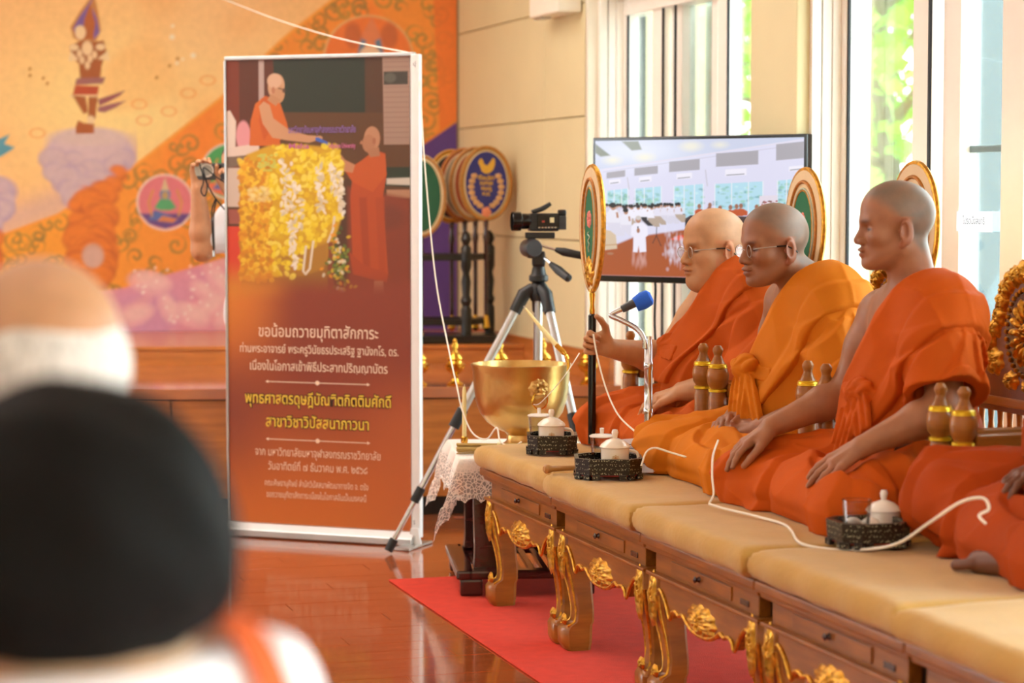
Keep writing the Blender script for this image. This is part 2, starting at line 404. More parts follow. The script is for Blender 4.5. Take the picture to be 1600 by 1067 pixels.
w2 = window(2, 7.245, 5.1, [(7.245, 7.185, -0.01), (6.705, 6.60, 0), (6.565, 6.45, 0.035), (6.125, 5.99, 0), (5.2, 5.1, 0)],
       [(7.19, 6.70, 0), (6.46, 6.12, 0.035), (6.0, 5.15, 0)], [7.178, 6.583])
MB().box((XG+0.05, 6.29, 1.462), (0.03, 0.36, 0.022)).build('cross_bar', mat('grey_bar', '#8f9a9c', 0.4), w2, bevel=0.003)
for n, (a, b) in enumerate(((4.7, 2.6), (2.2, 0.0))):
    m_ = (a+b)/2; window(3+n, a, b, [(a, a-0.06, 0), (m_+0.05, m_-0.05, 0), (b+0.06, b, 0)], [(a-0.05, m_, 0), (m_, b+0.05, 0.03)], [a-0.07])
for x, (y0) in ((3.235, 7.238), (3.275, 7.240), (3.31, 7.236), (3.345, 7.242)):
    MB().box((x+0.01, y0, 1.13), (0.034, 0.03, 2.1)).build('jamb_track', M['frame'], w2, bevel=0.003)
for x, dy in ((3.235, 0), (3.275, 0.004), (3.31, -0.003), (3.345, 0.003)): MB().box((x+0.01, 9.455+dy, 1.13), (0.034, 0.03, 2.1)).build('jamb_track', M['frame'], w1, bevel=0.003)
nt_ = setprops(MB().box((XG-0.008, 6.335, 1.240), (0.002, 0.225, 0.062)).build('paper_notice', M['paper']), 'small white paper notice taped to the window pane behind the nearest seated figure', 'notice')
fx = setprops(thing('wall_box', 'white box fixture mounted high on the cream wall near the window', 'fixture', (3.12, 9.74, 2.11)), None)
MB().box((0, 0, 0.15), (0.11, 0.42, 0.3)).build('housing', M['wall_white'], fx, bevel=0.01)
MB().box((-0.02, 0.12, -0.004), (0.05, 0.10, 0.01)).build('grille', M['alu'], fx)

# outside: paving, a grey pillar, trees
sbox('trim_2', (16, 14, -0.35), (25, 50, 0.1), mat('pale_paving', '#c9c6bb', 0.8))
pl = setprops(thing('veranda_pillar', 'pale bluish-grey pillar standing outside the right-hand window', 'pillar', (4.62, 8.60, -0.3)), None)
pmt = mat('bluish_grey_plaster', '#66777f', 0.7, var=0.03)
MB().box((0, 0, 1.9), (0.40, 0.40, 3.8)).build('shaft', pmt, pl, bevel=0.01); MB().box((0, 0, 0.1), (0.46, 0.46, 0.2)).build('plinth', pmt, pl, bevel=0.01)
M['leafa'] = mat('pale_green_leaf', '#a4d552', 0.5, var=0.3, scale=0.9); M['leafb'] = mat('green_leaf', '#80bf3c', 0.5, var=0.35, scale=0.9); M['bark'] = mat('tree_bark', '#8a7a66', 0.9)
for m_ in (M['leafa'], M['leafb']):
    b_ = m_.node_tree.nodes['Principled BSDF']; b_.inputs['Transmission Weight'].default_value = 0.0; b_.inputs['Subsurface Weight'].default_value = 0.0
def tree(x, y, h, R, lm, label, n=900, leaf=0.13):
    t = thing('tree', label, 'tree', (x, y, -0.3), 0, 'trees outside the windows')
    mb = MB(); mb.tube(bez([(0, 0, 0), (0.08, 0.05, h*0.3), (-0.05, 0.02, h*0.62), (0.02, 0, h*0.9)], 4), np.linspace(0.11, 0.03, 13), 7)
    tips = []
    for k in range(9):
        a = k*2.4; z = h*(0.32+0.06*k); e = np.array([R*0.75*math.cos(a), R*0.75*math.sin(a), z+h*0.12]); tips.append(e)
        mb.tube([(0, 0, z), e*np.array([0.5, 0.5, 1])+np.array([0, 0, -0.02*h]), e], [0.045, 0.03, 0.012], 5)
    mb.build('trunk', M['bark'], t, True)
    c = np.concatenate([np.array(tips)[RNG.integers(0, 9, n*2//3)]+RNG.normal(size=(n*2//3, 3))*R*0.30,
                        np.array([0, 0, h*0.66])+RNG.normal(size=(n-n*2//3, 3))*np.array([R*0.5, R*0.5, h*0.17])])
    d = RNG.normal(size=(n, 3)); d /= np.linalg.norm(d, axis=1)[:, None]; u = np.cross(d, RNG.normal(size=(n, 3))); u /= np.linalg.norm(u, axis=1)[:, None]
    L = leaf*RNG.uniform(0.6, 1.3, (n, 1)); w = u*L*0.42
    V = np.stack([c, c+d*L*0.5+w, c+d*L, c+d*L*0.5-w], 1).reshape(-1, 3); F = np.arange(n*4).reshape(n, 4)
    o = link('foliage', quads('foliage', V, F), lm, t); o['kind'] = 'stuff'
tree(6.6, 13.6, 4.6, 1.7, M['leafa'], 'pale green leafy tree seen bright through the right-hand window', 2200)
tree(7.6, 15.9, 5.4, 2.0, M['leafb'], 'denser green tree behind the pale one beyond the right-hand window', 2400)
tree(6.3, 17.6, 4.8, 1.8, M['leafa'], 'pale leafy tree seen through the window above the television', 1500)
tree(8.6, 22.5, 5.6, 2.2, M['leafb'], 'distant green tree seen through the narrow left-hand window pane', 3000, 0.17)
tree(7.0, 11.6, 4.4, 1.5, M['leafa'], 'bright green tree at the far right window edge', 1800)
# ------------------------------------------------------------------ people: skin, head, hands
def rot(yaw=0, pitch=0, roll=0):
    return np.array(Euler((roll, -pitch, yaw), 'XYZ').to_matrix(), f32)
def frame(d, n):
    """columns x=d, z~n, y=z x x"""
    x = np.array(d, float); x /= np.linalg.norm(x); z = np.array(n, float); z -= x*(x@z); z /= np.linalg.norm(z)
    return np.stack([x, np.cross(z, x), z], 1).astype(f32)
def head_sdf(q, fat=0.0, cheek=1.0):
    y = np.abs(q[:, 1]); m = np.stack([q[:, 0], y, q[:, 2]], 1)
    d = ell(m, (-0.008, 0, 0.043), (0.097, 0.076, 0.088))
    d = smin(d, ell(m, (0.018, 0, 0.052), (0.073, 0.066, 0.068)), 0.03)
    d = smin(d, ell(m, (0.034, 0, -0.022), (0.054, 0.058, 0.082)), 0.03)
    d = smin(d, cap(m, (0.0, 0.052, -0.045), (0.066, 0.016, -0.085), 0.022+0.008*fat, 0.019), 0.03)
    if fat: d = smin(d, ell(m, (0.028, 0.03, -0.055), (0.045, 0.045, 0.036)), 0.03); d = smin(d, ell(m, (0.03, 0, -0.10), (0.06, 0.05, 0.032)), 0.03)
    d = smin(d, ell(m, (0.052, 0.043, -0.016), (0.03, 0.026, 0.026)), 0.02*cheek)
    d = smin(d, cap(m, (0.073, 0.044, 0.028), (0.086, 0.006, 0.024), 0.011, 0.011), 0.018)          # brow ridge
    d = smax(d, -ell(m, (0.098, 0.033, 0.007), (0.023, 0.023, 0.0135)), 0.010)                         # eye socket
    d = smin(d, ell(m, (0.0705, 0.032, 0.005), (0.0130, 0.0165, 0.0105)), 0.004)                      # lids over the eyeball
    d = smin(d, cap(m, (0.085, 0, 0.016), (0.104, 0, -0.025), 0.0085, 0.0130), 0.012)                 # nose
    d = smin(d, ell(m, (0.096, 0.0155, -0.029), (0.0125, 0.0095, 0.0090)), 0.007)
    d = smax(d, -ell(m, (0.104, 0.007, -0.039), (0.006, 0.004, 0.006)), 0.004)
    d = smin(d, ell(m, (0.083, 0, -0.055), (0.014, 0.026, 0.022)), 0.012)                             # muzzle
    d = smin(d, ell(m, (0.0955, 0.006, -0.0515), (0.010, 0.021, 0.0066)), 0.004)                      # upper lip
    d = smin(d, ell(m, (0.0940, 0, -0.0640), (0.0105, 0.019, 0.0076)), 0.004)                         # lower lip
    d = smax(d, -ell(m, (0.105, 0, -0.0577), (0.008, 0.024, 0.0012)), 0.003)
    d = smin(d, ell(m, (0.079, 0, -0.088), (0.018, 0.022, 0.017)), 0.014)                             # chin
    # ear
    R = rot(yaw=0.35, pitch=-0.12)
    e = ell(m, (-0.014, 0.080, -0.006), (0.0215, 0.0085, 0.036), rot(yaw=0.42))
    e = smax(e, -ell(m, (-0.007, 0.090, -0.001), (0.012, 0.0095, 0.023), rot(yaw=0.42)), 0.004)
    e = smin(e, ell(m, (-0.003, 0.078, -0.038), (0.009, 0.0065, 0.011)), 0.006)
    e = smin(e, ell(m, (0.002, 0.077, -0.004), (0.005, 0.005, 0.008)), 0.004)
    d = smin(d, e, 0.005)
    return d
def hand_sdf(q, side, curl, spread=1.0, thumb=(0.5, 0.3), s=1.0):
    q = q/s; q = np.stack([q[:, 0], q[:, 1]*side, q[:, 2]], 1)
    pal = cap(q, (0.0, 0.010, 0), (0.078, 0.026, 0.001), 0.0175, 0.0125)
    pal = smin(pal, cap(q, (0.0, -0.010, 0), (0.072, -0.026, -0.002), 0.0175, 0.0115), 0.014)
    pal = smin(pal, cap(q, (0.01, 0.0, 0), (0.080, 0.0, 0.003), 0.0165, 0.013), 0.012)
    pal = smin(pal, cap(q, (0.015, 0.02, -0.006), (0.045, 0.034, -0.010), 0.016, 0.014), 0.012)
    best = pal
    L = (0.072, 0.080, 0.074, 0.058); Y = (0.030, 0.0105, -0.0095, -0.0285); X = (0.082, 0.087, 0.083, 0.074)
    for i in range(4):
        c = curl[i] if hasattr(curl[i], '__len__') else (curl[i]*0.9, curl[i]*1.1, curl[i]*0.6)
        p = np.array([X[i], Y[i], 0.001]); a = 0; sp = (Y[i]/0.03)*0.10*spread; fd = None
        for j, (fl, r0, r1) in enumerate(((0.46, 0.0095, 0.0085), (0.30, 0.0087, 0.0078), (0.24, 0.0079, 0.0066))):
            a += c[j]; dv = np.array([math.cos(a)*math.cos(sp), math.cos(a)*math.sin(sp), -math.sin(a)]); e = p+dv*L[i]*fl
            k = cap(q, p, e, r0, r1); fd = k if fd is None else smin(fd, k, 0.004); p = e
        best = np.minimum(best, smin(pal, fd, 0.007))
    t0 = np.array([0.022, 0.030, -0.008]); a = thumb[0]; b = thumb[1]
    t1 = t0+0.046*np.array([math.cos(a), math.sin(a)*math.cos(b), -math.sin(b)*0.8]); a2 = a-0.35
    t2 = t1+0.034*np.array([math.cos(a2), math.sin(a2)*math.cos(b), -math.sin(b)*0.9]); t3 = t2+0.026*np.array([math.cos(a2-0.25), math.sin(a2-0.25)*math.cos(b), -math.sin(b)])
    th = smin(cap(q, t0, t1, 0.0145, 0.0112), smin(cap(q, t1, t2, 0.0112, 0.0100), cap(q, t2, t3, 0.0100, 0.0082), 0.004), 0.006)
    best = np.minimum(best, smin(pal, th, 0.010))
    return best*s
def sstep(x, a, b): t = np.clip((x-a)/(b-a), 0, 1); return t*t*(3-2*t)
def mixc(c, k, m): return c*(1-m[:, None])+np.array(k)*m[:, None]
def head_cols(q, c, hair, lip, stub=0.75, hairline=0.0):
    x, y, z = q[:, 0], np.abs(q[:, 1]), q[:, 2]
    n = noise(q, 55, 3)*0.006
    line = np.where(x > 0.04, 0.066+(x-0.04)*0.45, np.where(x > 0.0, 0.026+(x)*1.0, 0.026+x*1.5))-hairline
    line = np.maximum(line, -0.062)
    hm = sstep(z-line+n*1.6, -0.016, 0.020)*stub*(1+0.10*noise(q, 120, 9))
    ear = sstep(y, 0.070, 0.079)*(np.abs(x+0.012) < 0.045)*(z < 0.035)
    c = mixc(c, hair, hm*(1-ear))
    c = mixc(c, c.mean(0)*np.array([1.12, 0.72, 0.66]), ear*0.55)
    e = np.exp(-((z-0.0035)/0.0042)**2)*np.exp(-((y-0.036)/0.017)**4)*(x > 0.045); c = mixc(c, lin('#140c0a'), e*0.95)
    e = np.exp(-((z-0.0255-(y-0.03)*0.05)/0.0050)**2)*np.exp(-((y-0.036)/0.020)**4)*(x > 0.045); c = mixc(c, lin('#3a281c'), e*0.75*min(1, stub+0.15))
    e = np.exp(-((z+0.0575)/0.0085)**4)*np.exp(-(y/0.021)**4)*(x > 0.082); c = mixc(c, lip, e*0.75)
    e = np.exp(-((z+0.0572)/0.0016)**2)*np.exp(-(y/0.022)**4)*(x > 0.078); c = mixc(c, lin('#4a2018'), e*0.85)
    e = np.exp(-((z+0.0385)/0.0035)**2)*np.exp(-((y-0.007)/0.005)**2)*(x > 0.095); c = mixc(c, lin('#3a1a12'), e*0.8)
    return c
def near(p, c, r, d, fn):
    """apply fn only to the points within r of c"""
    q = p-c; m = (q*q).sum(1) < r*r
    if m.any(): d = d.copy(); d[m] = fn(p[m], d[m])
    return d
def body_fn(B):
    """returns sdf in body coordinates (x forward, y left, z up from the seat), torso sdf and colour function"""
    s = B.get('fat', 0.0); HC = np.array(B['head'], f32); HR = rot(*B['head_rot']); hs = B.get('hs', 0.93)
    ln = B.get('lean', 0.06)
    def torso(p):
        d = ell(p, (0, 0, 0.12), (0.155+0.02*s, 0.185+0.02*s, 0.14))
        d = smin(d, ell(p, (0.02+0.5*ln+0.03*s, 0, 0.24), (0.125+0.055*s, 0.155+0.035*s, 0.16)), 0.08)
        d = smin(d, ell(p, (ln-0.005, 0, 0.41), (0.104+0.02*s, 0.165+0.02*s, 0.16)), 0.08)
        d = smin(d, cap(p, (ln-0.005, -0.150, 0.505), (ln-0.005, 0.150, 0.505), 0.058), 0.06)
        d = smin(d, cap(p, (ln-0.01, -0.07, 0.535), (ln-0.01, 0.07, 0.535), 0.05), 0.05)
        return d
    nk0 = HC+HR@np.array([-0.022, 0, -0.045], f32)*hs; nk1 = np.array([ln-0.012, 0, 0.535])
    arms = []
    for k in ('R', 'L'):
        a = B.get('arm'+k)
        if a is None: continue
        hd = B['hand'+k]; fr = frame(hd['d'], hd['n'])
        arms.append((k, [np.array(v, f32) for v in a], hd, fr))
    feet = B.get('feet', [])
    def arm(p, a, t=1.0):
        d = cap(p, a[0], a[1], 0.056*t, 0.044*t); d = smin(d, ell(p, (np.array(a[0])*0.6+np.array(a[1])*0.4), (0.05, 0.05, 0.05)), 0.03)
        mid = a[1]+(a[2]-a[1])*0.3
        return smin(d, smin(cap(p, a[1], mid, 0.043*t, 0.044*t), cap(p, mid, a[2], 0.044*t, 0.0265*t), 0.02), 0.02)
    def fn(p):
        d = torso(p)
        d = smin(d, cap(p, nk0, nk1, 0.056+0.010*s, 0.062+0.012*s), 0.03)
        d = near(p, HC, 0.21, d, lambda q, dd: smin(dd, head_sdf((q-HC)@HR/hs, s)*hs, 0.018))
        for k, a, hd, fr in arms:
            d = smin(d, arm(p, a, 1+0.12*s), 0.035)
            d = near(p, a[2]+fr[:, 0]*0.08, 0.17, d, lambda q, dd: smin(dd, hand_sdf((q-a[2])@fr, 1 if k == 'R' else -1, hd['curl'], hd.get('spread', 1), hd.get('thumb', (0.5, 0.3)), hd.get('s', 0.98)), 0.010))
        for f in feet:
            R = frame(f['d'], f['n']); q = (p-np.array(f['p'], f32))@R
            g = smin(cap(q, (0, 0, 0), (0.15, 0, -0.02), 0.034, 0.026), cap(q, (0.0, 0, 0), (-0.05, 0, 0.0), 0.036, 0.034), 0.03)
            for j in range(5): g = np.minimum(g, smin(g, cap(q, (0.15-0.008*j, 0.026-0.014*j, -0.018), (0.19-0.012*j, 0.028-0.015*j, -0.024), 0.011, 0.010 if j else 0.013), 0.008))
            d = np.minimum(d, g)
        return d
    skin = np.array(lin(B['skin'])); hair = lin(B['hair']); lip = lin(B.get('lip', '#a05a48'))
    def cols(V):
        c = np.tile(skin, (len(V), 1))*(1+0.05*noise(V, 40, 5))[:, None]
        q = (V-HC)@HR/hs; hm = np.sqrt((q*q).sum(1)) < 0.17
        c[hm] = head_cols(q[hm], c[hm], hair, lip, B.get('stub', 0.75), B.get('hairline', 0.0))
        for k, a, hd, fr in arms:          # finger nails and knuckles
            q = (V-a[2])@fr; kn = np.exp(-((q[:, 0]-0.085)/0.012)**2)*(np.abs(q[:, 1]) < 0.045)*(q[:, 2] > 0)
            c = mixc(c, skin*np.array([1.05, 0.78, 0.72]), kn*0.35)
        return c
    return fn, torso, cols
def crease(p, f, o, st=(1, 1, 1)):      # crumpled cloth: narrow ridges along the zero lines of a noise
    q = p*np.array(st, f32); return (1-np.minimum(1, np.abs(noise(q, f, o))*1.25))**3
def fold(t):      # pleat: slow rise, sharp drop
    u = (t/3.14159) % 1.0; return np.where(u < 0.86, (u/0.86)**0.85, (1-u)/0.14)-0.55
def robe_mat(name, col):
    m = mat(name, col, 0.75, var=0.10, scale=5, bump=0.25, bscale=24, spec=0.12)
    nt = m.node_tree; N = nt.nodes; L = nt.links; b = N['Principled BSDF']; old = b.inputs['Normal'].links[0].from_node
    tc = N.new('ShaderNodeTexCoord'); mp = N.new('ShaderNodeMapping'); mp.inputs['Scale'].default_value = (1.0, 0.8, 0.55); mp.inputs['Rotation'].default_value = (0.5, 0.35, 0.2); L.new(tc.outputs['Object'], mp.inputs['Vector'])
    ns = N.new('ShaderNodeTexNoise'); ns.noise_type = 'RIDGED_MULTIFRACTAL'; ns.inputs['Scale'].default_value = 9; ns.inputs['Detail'].default_value = 2.5; ns.inputs['Distortion'].default_value = 0.5; L.new(mp.outputs[0], ns.inputs['Vector'])
    bp = N.new('ShaderNodeBump'); bp.inputs['Strength'].default_value = 0.55; bp.inputs['Distance'].default_value = 0.02; L.new(ns.outputs['Fac'], bp.inputs['Height']); L.new(old.outputs[0], bp.inputs['Normal']); L.new(bp.outputs[0], b.inputs['Normal'])
    return m
def glasses(parent, B, rim):
    HC = np.array(B['head']); HR = rot(*B['head_rot']).astype(float); hs = B.get('hs', 0.93)
    T = lambda p: HC+HR@(np.array(p)*hs)
    g = bpy.data.objects.new('spectacles', None)
    mb = MB()
    for sd in (1, -1):
        ring = [T((0.1015-0.006*abs(0.5-math.cos(a)*0.5*sd), sd*0.034+0.022*math.cos(a), 0.001+0.0175*math.sin(a))) for a in np.linspace(0, 2*PI, 18, endpoint=False)]
        mb.tube(ring, 0.0011, 5, closed=True)
        mb.tube([T((0.094, sd*0.056, 0.007)), T((0.085, sd*0.068, 0.009)), T((0.03, sd*0.0765, 0.010))], 0.0013, 5)
    mb.tube([T((0.1015, 0.012, 0.004)), T((0.105, 0, 0.007)), T((0.1015, -0.012, 0.004))], 0.0011, 5)
    fr = mb.build('spectacles', rim, parent, True, label='thin metal spectacle frame')
    for sd in (1, -1):
        ln = MB(); ring = [T((0.1015-0.006*abs(0.5-math.cos(a)*0.5*sd), sd*0.034+0.021*math.cos(a), 0.001+0.0165*math.sin(a))) for a in np.linspace(0, 2*PI, 16, endpoint=False)]
        ln.add(ring, [tuple(range(16))]); ln.build('lens', M['lens'], fr)
    for sd in (1, -1): MB().tube([T((0.03, sd*0.0765, 0.010)), T((0.002, sd*0.080, 0.010)), T((-0.018, sd*0.081, 0.0)), T((-0.034, sd*0.080, -0.012))], 0.0022, 6).build('temple_tip', M['gloss_black'], fr, True)
def monk(label, loc, yaw, B, res=0.0032, group=None):
    root = thing('person', label, 'person', loc, yaw)
    fn, torso, cols = body_fn(B)
    netobj('body', fn, B.get('lo', (-0.3, -0.5, -0.01)), B.get('hi', (0.62, 0.5, 0.9)), res, M['skin'], root, cols)
    s = B.get('fat', 0.0); ln = B.get('lean', 0.06); rm = B['robe']
    sh = np.array([ln-0.005, 0.165, 0.50]); el = np.array(B['armL'][1]); sl = B.get('sleeve', 0.86)+0.06; hem = sh+(el-sh)*sl; hd = (el-sh)/np.linalg.norm(el-sh)
    w0, w1 = B.get('sleeve_r', (0.086, 0.104))
    def cloth(p):
        t = torso(p)
        a = cap(p, sh, hem+hd*0.03, w0, w1)
        ang = np.arctan2(p[:, 2]-sh[2]-0.05, p[:, 0]-sh[0]+0.02)
        fan = 0.013*fold(9.5*ang+1.9*noise(p, 7, 2)+B.get('ph', 0))*sstep(sh[2]-p[:, 2], -0.02, 0.10)*(0.75+0.3*noise(p, 9, 11))
        a = a-fan*1.5
        d = smin(t-0.016, a, 0.05)
        diag = p@np.array([0.35, -0.62, 0.70], f32)
        d = d-0.010*fold(30*diag+1.8*noise(p, 8, 4)+1)*sstep(p[:, 1], -0.25, 0.05)*(0.75+0.3*noise(p, 10, 9))-0.010*crease(p+0.02*noise(p, 8, 3)[:, None], 10, 1, (1.2, 0.7, 0.7))-0.004*crease(p, 22, 6, (1.1, 0.8, 0.7))
        return d, a
    nA = np.array([ln-0.02, 0.072, 0.57], f32); nn = np.array([0.12, -0.76, 0.63], f32); nn /= np.linalg.norm(nn)
    def upper(p):
        d, a = cloth(p); s_ = (p-nA)@nn+0.006*noise(p, 16, 6)
        d = smax(d, s_, 0.006)
        cut = (p-hem)@hd.astype(f32)+0.006*noise(p, 20, 3)
        near = cap(p, sh, hem+hd*0.1, 0.16)          # only the sleeve end is cut open
        sc = np.where(near < 0, cut, -1.0)*1.0
        sc = np.where(p[:, 1] > 0.155, sc, -1)
        d = np.maximum(d, sc)
        inner = cap(p, sh+hd*0.12, hem+hd*0.08, w0-0.03, w1-0.012)
        d = np.maximum(d, np.where(p[:, 1] > 0.20, -inner, -1))
        return np.maximum(d, 0.10-p[:, 2])
    netobj('robe', upper, (-0.34, -0.34, 0.05), (0.42, 0.48, 0.66), 0.0046, rm, root)
    bw = B.get('band', 0.19)
    def band(p):
        d, a = cloth(p); s_ = (p-nA)@nn
        d = d-0.015-0.003*noise(p, 12, 8)
        d = smax(d, s_-0.006, 0.008)
        low = -(s_+bw+0.014*noise(p, 8, 2)+0.08*np.clip(p[:, 0]-ln, -0.2, 0.2))
        d = smax(d, low, 0.004)
        d = np.maximum(d, cap(p, sh+np.array([0, 0.02, -0.015]), sh-np.array([0, 0.6, 0.0]), 0.8)*0-1)
        return np.maximum(d, np.maximum(0.22-p[:, 2], 0*d-1))
    netobj('shoulder_cloth', band, (-0.34, -0.30, 0.2), (0.40, 0.42, 0.68), 0.0046, rm, root)
    kR = np.array(B.get('kneeR', (0.33, -0.29, 0.068))); kL = np.array(B.get('kneeL', (0.33, 0.29, 0.062))); lt = B.get('lap_t', 1.0)
    def lap(p):
        d = cap(p, (-0.02, 0.11, 0.105), kL, 0.112*lt, 0.076*lt)
        d = smin(d, cap(p, (-0.02, -0.11, 0.105), kR, 0.115*lt, 0.085*lt), 0.05)
        d = smin(d, cap(p, kL+np.array([0.005, -0.01, -0.02]), (0.30, -0.10, 0.06), 0.075, 0.065), 0.045)
        d = smin(d, cap(p, kR+np.array([0.005, 0.01, -0.02]), (0.24, 0.12, 0.05), 0.075, 0.065), 0.045)
        d = smin(d, ell(p, (0.14, 0, 0.06), (0.22, 0.2, 0.075)), 0.06)
        d = smin(d, ell(p, (0.05, 0, 0.03), (0.30, 0.36, 0.045)), 0.06)
        ang = np.arctan2(p[:, 1], p[:, 0]+0.12)
        d = d-0.024*fold(7.5*ang+2.4*noise(p, 6.5, 5)+B.get('ph', 0))*sstep(p[:, 0], 0.0, 0.12)*(0.65+0.35*noise(p, 9, 2))
        rr = p@np.array([0.8, 0.25, -0.6], f32)
        d = d-0.009*fold(17*rr+2.2*noise(p, 8, 9))-0.013*crease(p+0.02*noise(p, 8, 2)[:, None], 10, 4, (0.8, 1.1, 0.9))-0.005*crease(p, 21, 7)
        return np.maximum(d, 0.002-p[:, 2])
    netobj('lower_robe', lap, (-0.32, -0.5, -0.01), (0.52, 0.5, 0.30), 0.0046, rm, root)
    if 'knot' in B:
        K = np.array(B['knot'], f32)
        def knot(p):
            q = p-K
            d = ell(q, (0.004, 0, 0), (0.026, 0.034, 0.032))
            for (y, z, a) in ((0.040, 0.010, 0.5), (-0.034, 0.004, -0.4), (0.012, 0.026, 0.2)): d = smin(d, ell(q, (-0.006, y, z), (0.024, 0.036, 0.017), rot(0, 0, a)), 0.008)
            d = smin(d, np.maximum(np.abs(torso(p)-0.022)-0.013, np.maximum(np.abs(q[:, 2]+0.004+0.10*q[:, 1])-0.022, np.maximum(np.abs(q[:, 1]+0.02)-0.13, -p[:, 0]))), 0.012)      # the gathered belt either side
            for tl in B['tails']:
                t = np.array(tl, f32); n_ = np.linalg.norm(t); x_ = t/n_; fr = frame(x_, (1, 0, 0.35)); g = (q-t*0.02)@fr; u = np.clip(g[:, 0]/n_, 0, 1)
                w_ = 0.016+0.030*np.sin(np.pi*np.clip(u*0.85+0.08, 0, 1))
                e = np.maximum(np.maximum(np.abs(g[:, 1])-w_, np.abs(g[:, 2]-0.012*fold(g[:, 1]*110+1.5*u))-0.009), np.maximum(-g[:, 0], g[:, 0]-n_))
                d = smin(d, e, 0.007)
            diag = np.arctan2(q[:, 1], q[:, 2]); return d-0.004*fold(4*diag+2*noise(p, 14, 2))*(q[:, 2] > -0.045)-0.0012*noise(p, 45, 5)
        netobj('sash_knot', knot, K-np.array([0.12, 0.16, 0.26]), K+np.array([0.16, 0.16, 0.09]), 0.004, rm, root)
    return root
# ------------------------------------------------------------------ the four seated monks
SEAT = 0.519
M['robe_a'] = robe_mat('deep_orange_robe_cloth', '#c05414')
M['robe_b'] = robe_mat('bright_orange_robe_cloth', '#d07618')
M['robe_c'] = robe_mat('orange_robe_cloth', '#c25412')
M['robe_d'] = robe_mat('rust_orange_robe_cloth', '#ac4412')
GR = (1.15, 1.45, 0.85)
m1 = monk('heavy bald spectacled person in orange robes gripping an upright ceremonial fan beside microphone', (2.755, 6.70, SEAT), PI, dict(
    fat=1.0, head=(0.085, 0, 0.628), head_rot=(0.05, -0.05, 0), hs=1.0, lean=0.015, skin='#c48e62', hair='#cfa888', stub=0.35, lip='#a5604a',
    armR=[(0.02, -0.18, 0.49), (0.13, -0.30, 0.27), (0.352, -0.225, 0.315)], handR=dict(d=(0.9, 0.05, 0.25), n=(-0.15, -1, 0.05), curl=(GR, GR, GR, GR), thumb=(1.0, 0.5)),
    armL=[(0.02, 0.17, 0.49), (0.02, 0.29, 0.25), (0.23, 0.10, 0.20)], handL=dict(d=(0.85, -0.42, -0.35), n=(0.4, 0.25, 0.9), curl=(0.28, 0.3, 0.33, 0.36)),
    sleeve=1.0, sleeve_r=(0.10, 0.135), robe=M['robe_a'], band=0.15, ph=0.6, lap_t=1.08, knot=(0.225, -0.05, 0.33), tails=[(0.0, 0.08, -0.16)],
    lo=(-0.3, -0.5, -0.01), hi=(0.62, 0.5, 0.86)))
glasses(m1, dict(head=(0.085, 0, 0.628), head_rot=(0.05, -0.05, 0), hs=1.0), M['alu'])
m2 = monk('shaven spectacled person in bright yellow-orange robes with hands clasped in lap', (2.68, 5.98, SEAT), PI, dict(
    head=(0.115, 0, 0.652), head_rot=(0.02, -0.08, 0), hs=0.96, lean=0.01, skin='#96603f', hair='#6c6258', stub=0.62, lip='#804434',
    armR=[(0.01, -0.18, 0.49), (0.02, -0.265, 0.26), (0.20, -0.085, 0.175)], handR=dict(d=(0.75, 0.65, -0.12), n=(0.35, -0.3, 0.9), curl=(0.5, 0.55, 0.6, 0.6), thumb=(0.5, 0.1)),
    armL=[(0.01, 0.17, 0.49), (0.03, 0.285, 0.245), (0.19, 0.085, 0.16)], handL=dict(d=(0.72, -0.68, -0.12), n=(0.45, 0.35, 0.85), curl=(0.45, 0.5, 0.55, 0.6), thumb=(0.6, -0.1)),
    sleeve=0.83, robe=M['robe_b'], band=0.185, ph=2.2, knot=(0.20, -0.03, 0.315), tails=[(0.03, 0.03, -0.20), (0.0, 0.12, -0.19)]))
glasses(m2, dict(head=(0.115, 0, 0.652), head_rot=(0.02, -0.08, 0), hs=0.96), M['alu'])
m3 = monk('younger shaven person in orange robes, hands on knees, nearest complete figure', (2.65, 5.25, SEAT), PI, dict(
    head=(0.07, 0, 0.715), head_rot=(-0.30, -0.03, 0), hs=0.93, lean=0.025, skin='#a06846', hair='#6f665c', stub=0.7, lip='#8a4a38',
    armR=[(0.03, -0.18, 0.49), (0.085, -0.255, 0.285), (0.30, -0.255, 0.20)], handR=dict(d=(0.85, -0.1, -0.52), n=(0.5, -0.05, 0.86), curl=(0.25, 0.25, 0.28, 0.3)),
    armL=[(0.03, 0.17, 0.49), (0.075, 0.275, 0.29), (0.265, 0.225, 0.200)], handL=dict(d=(0.80, -0.22, -0.52), n=(0.5, 0.30, 0.80), curl=(0.2, 0.2, 0.22, 0.26), spread=1.3),
    sleeve=0.80, robe=M['robe_c'], band=0.20, ph=4.0, knot=(0.185, 0.015, 0.31), tails=[(0.06, 0.02, -0.19), (0.02, 0.09, -0.09)]))
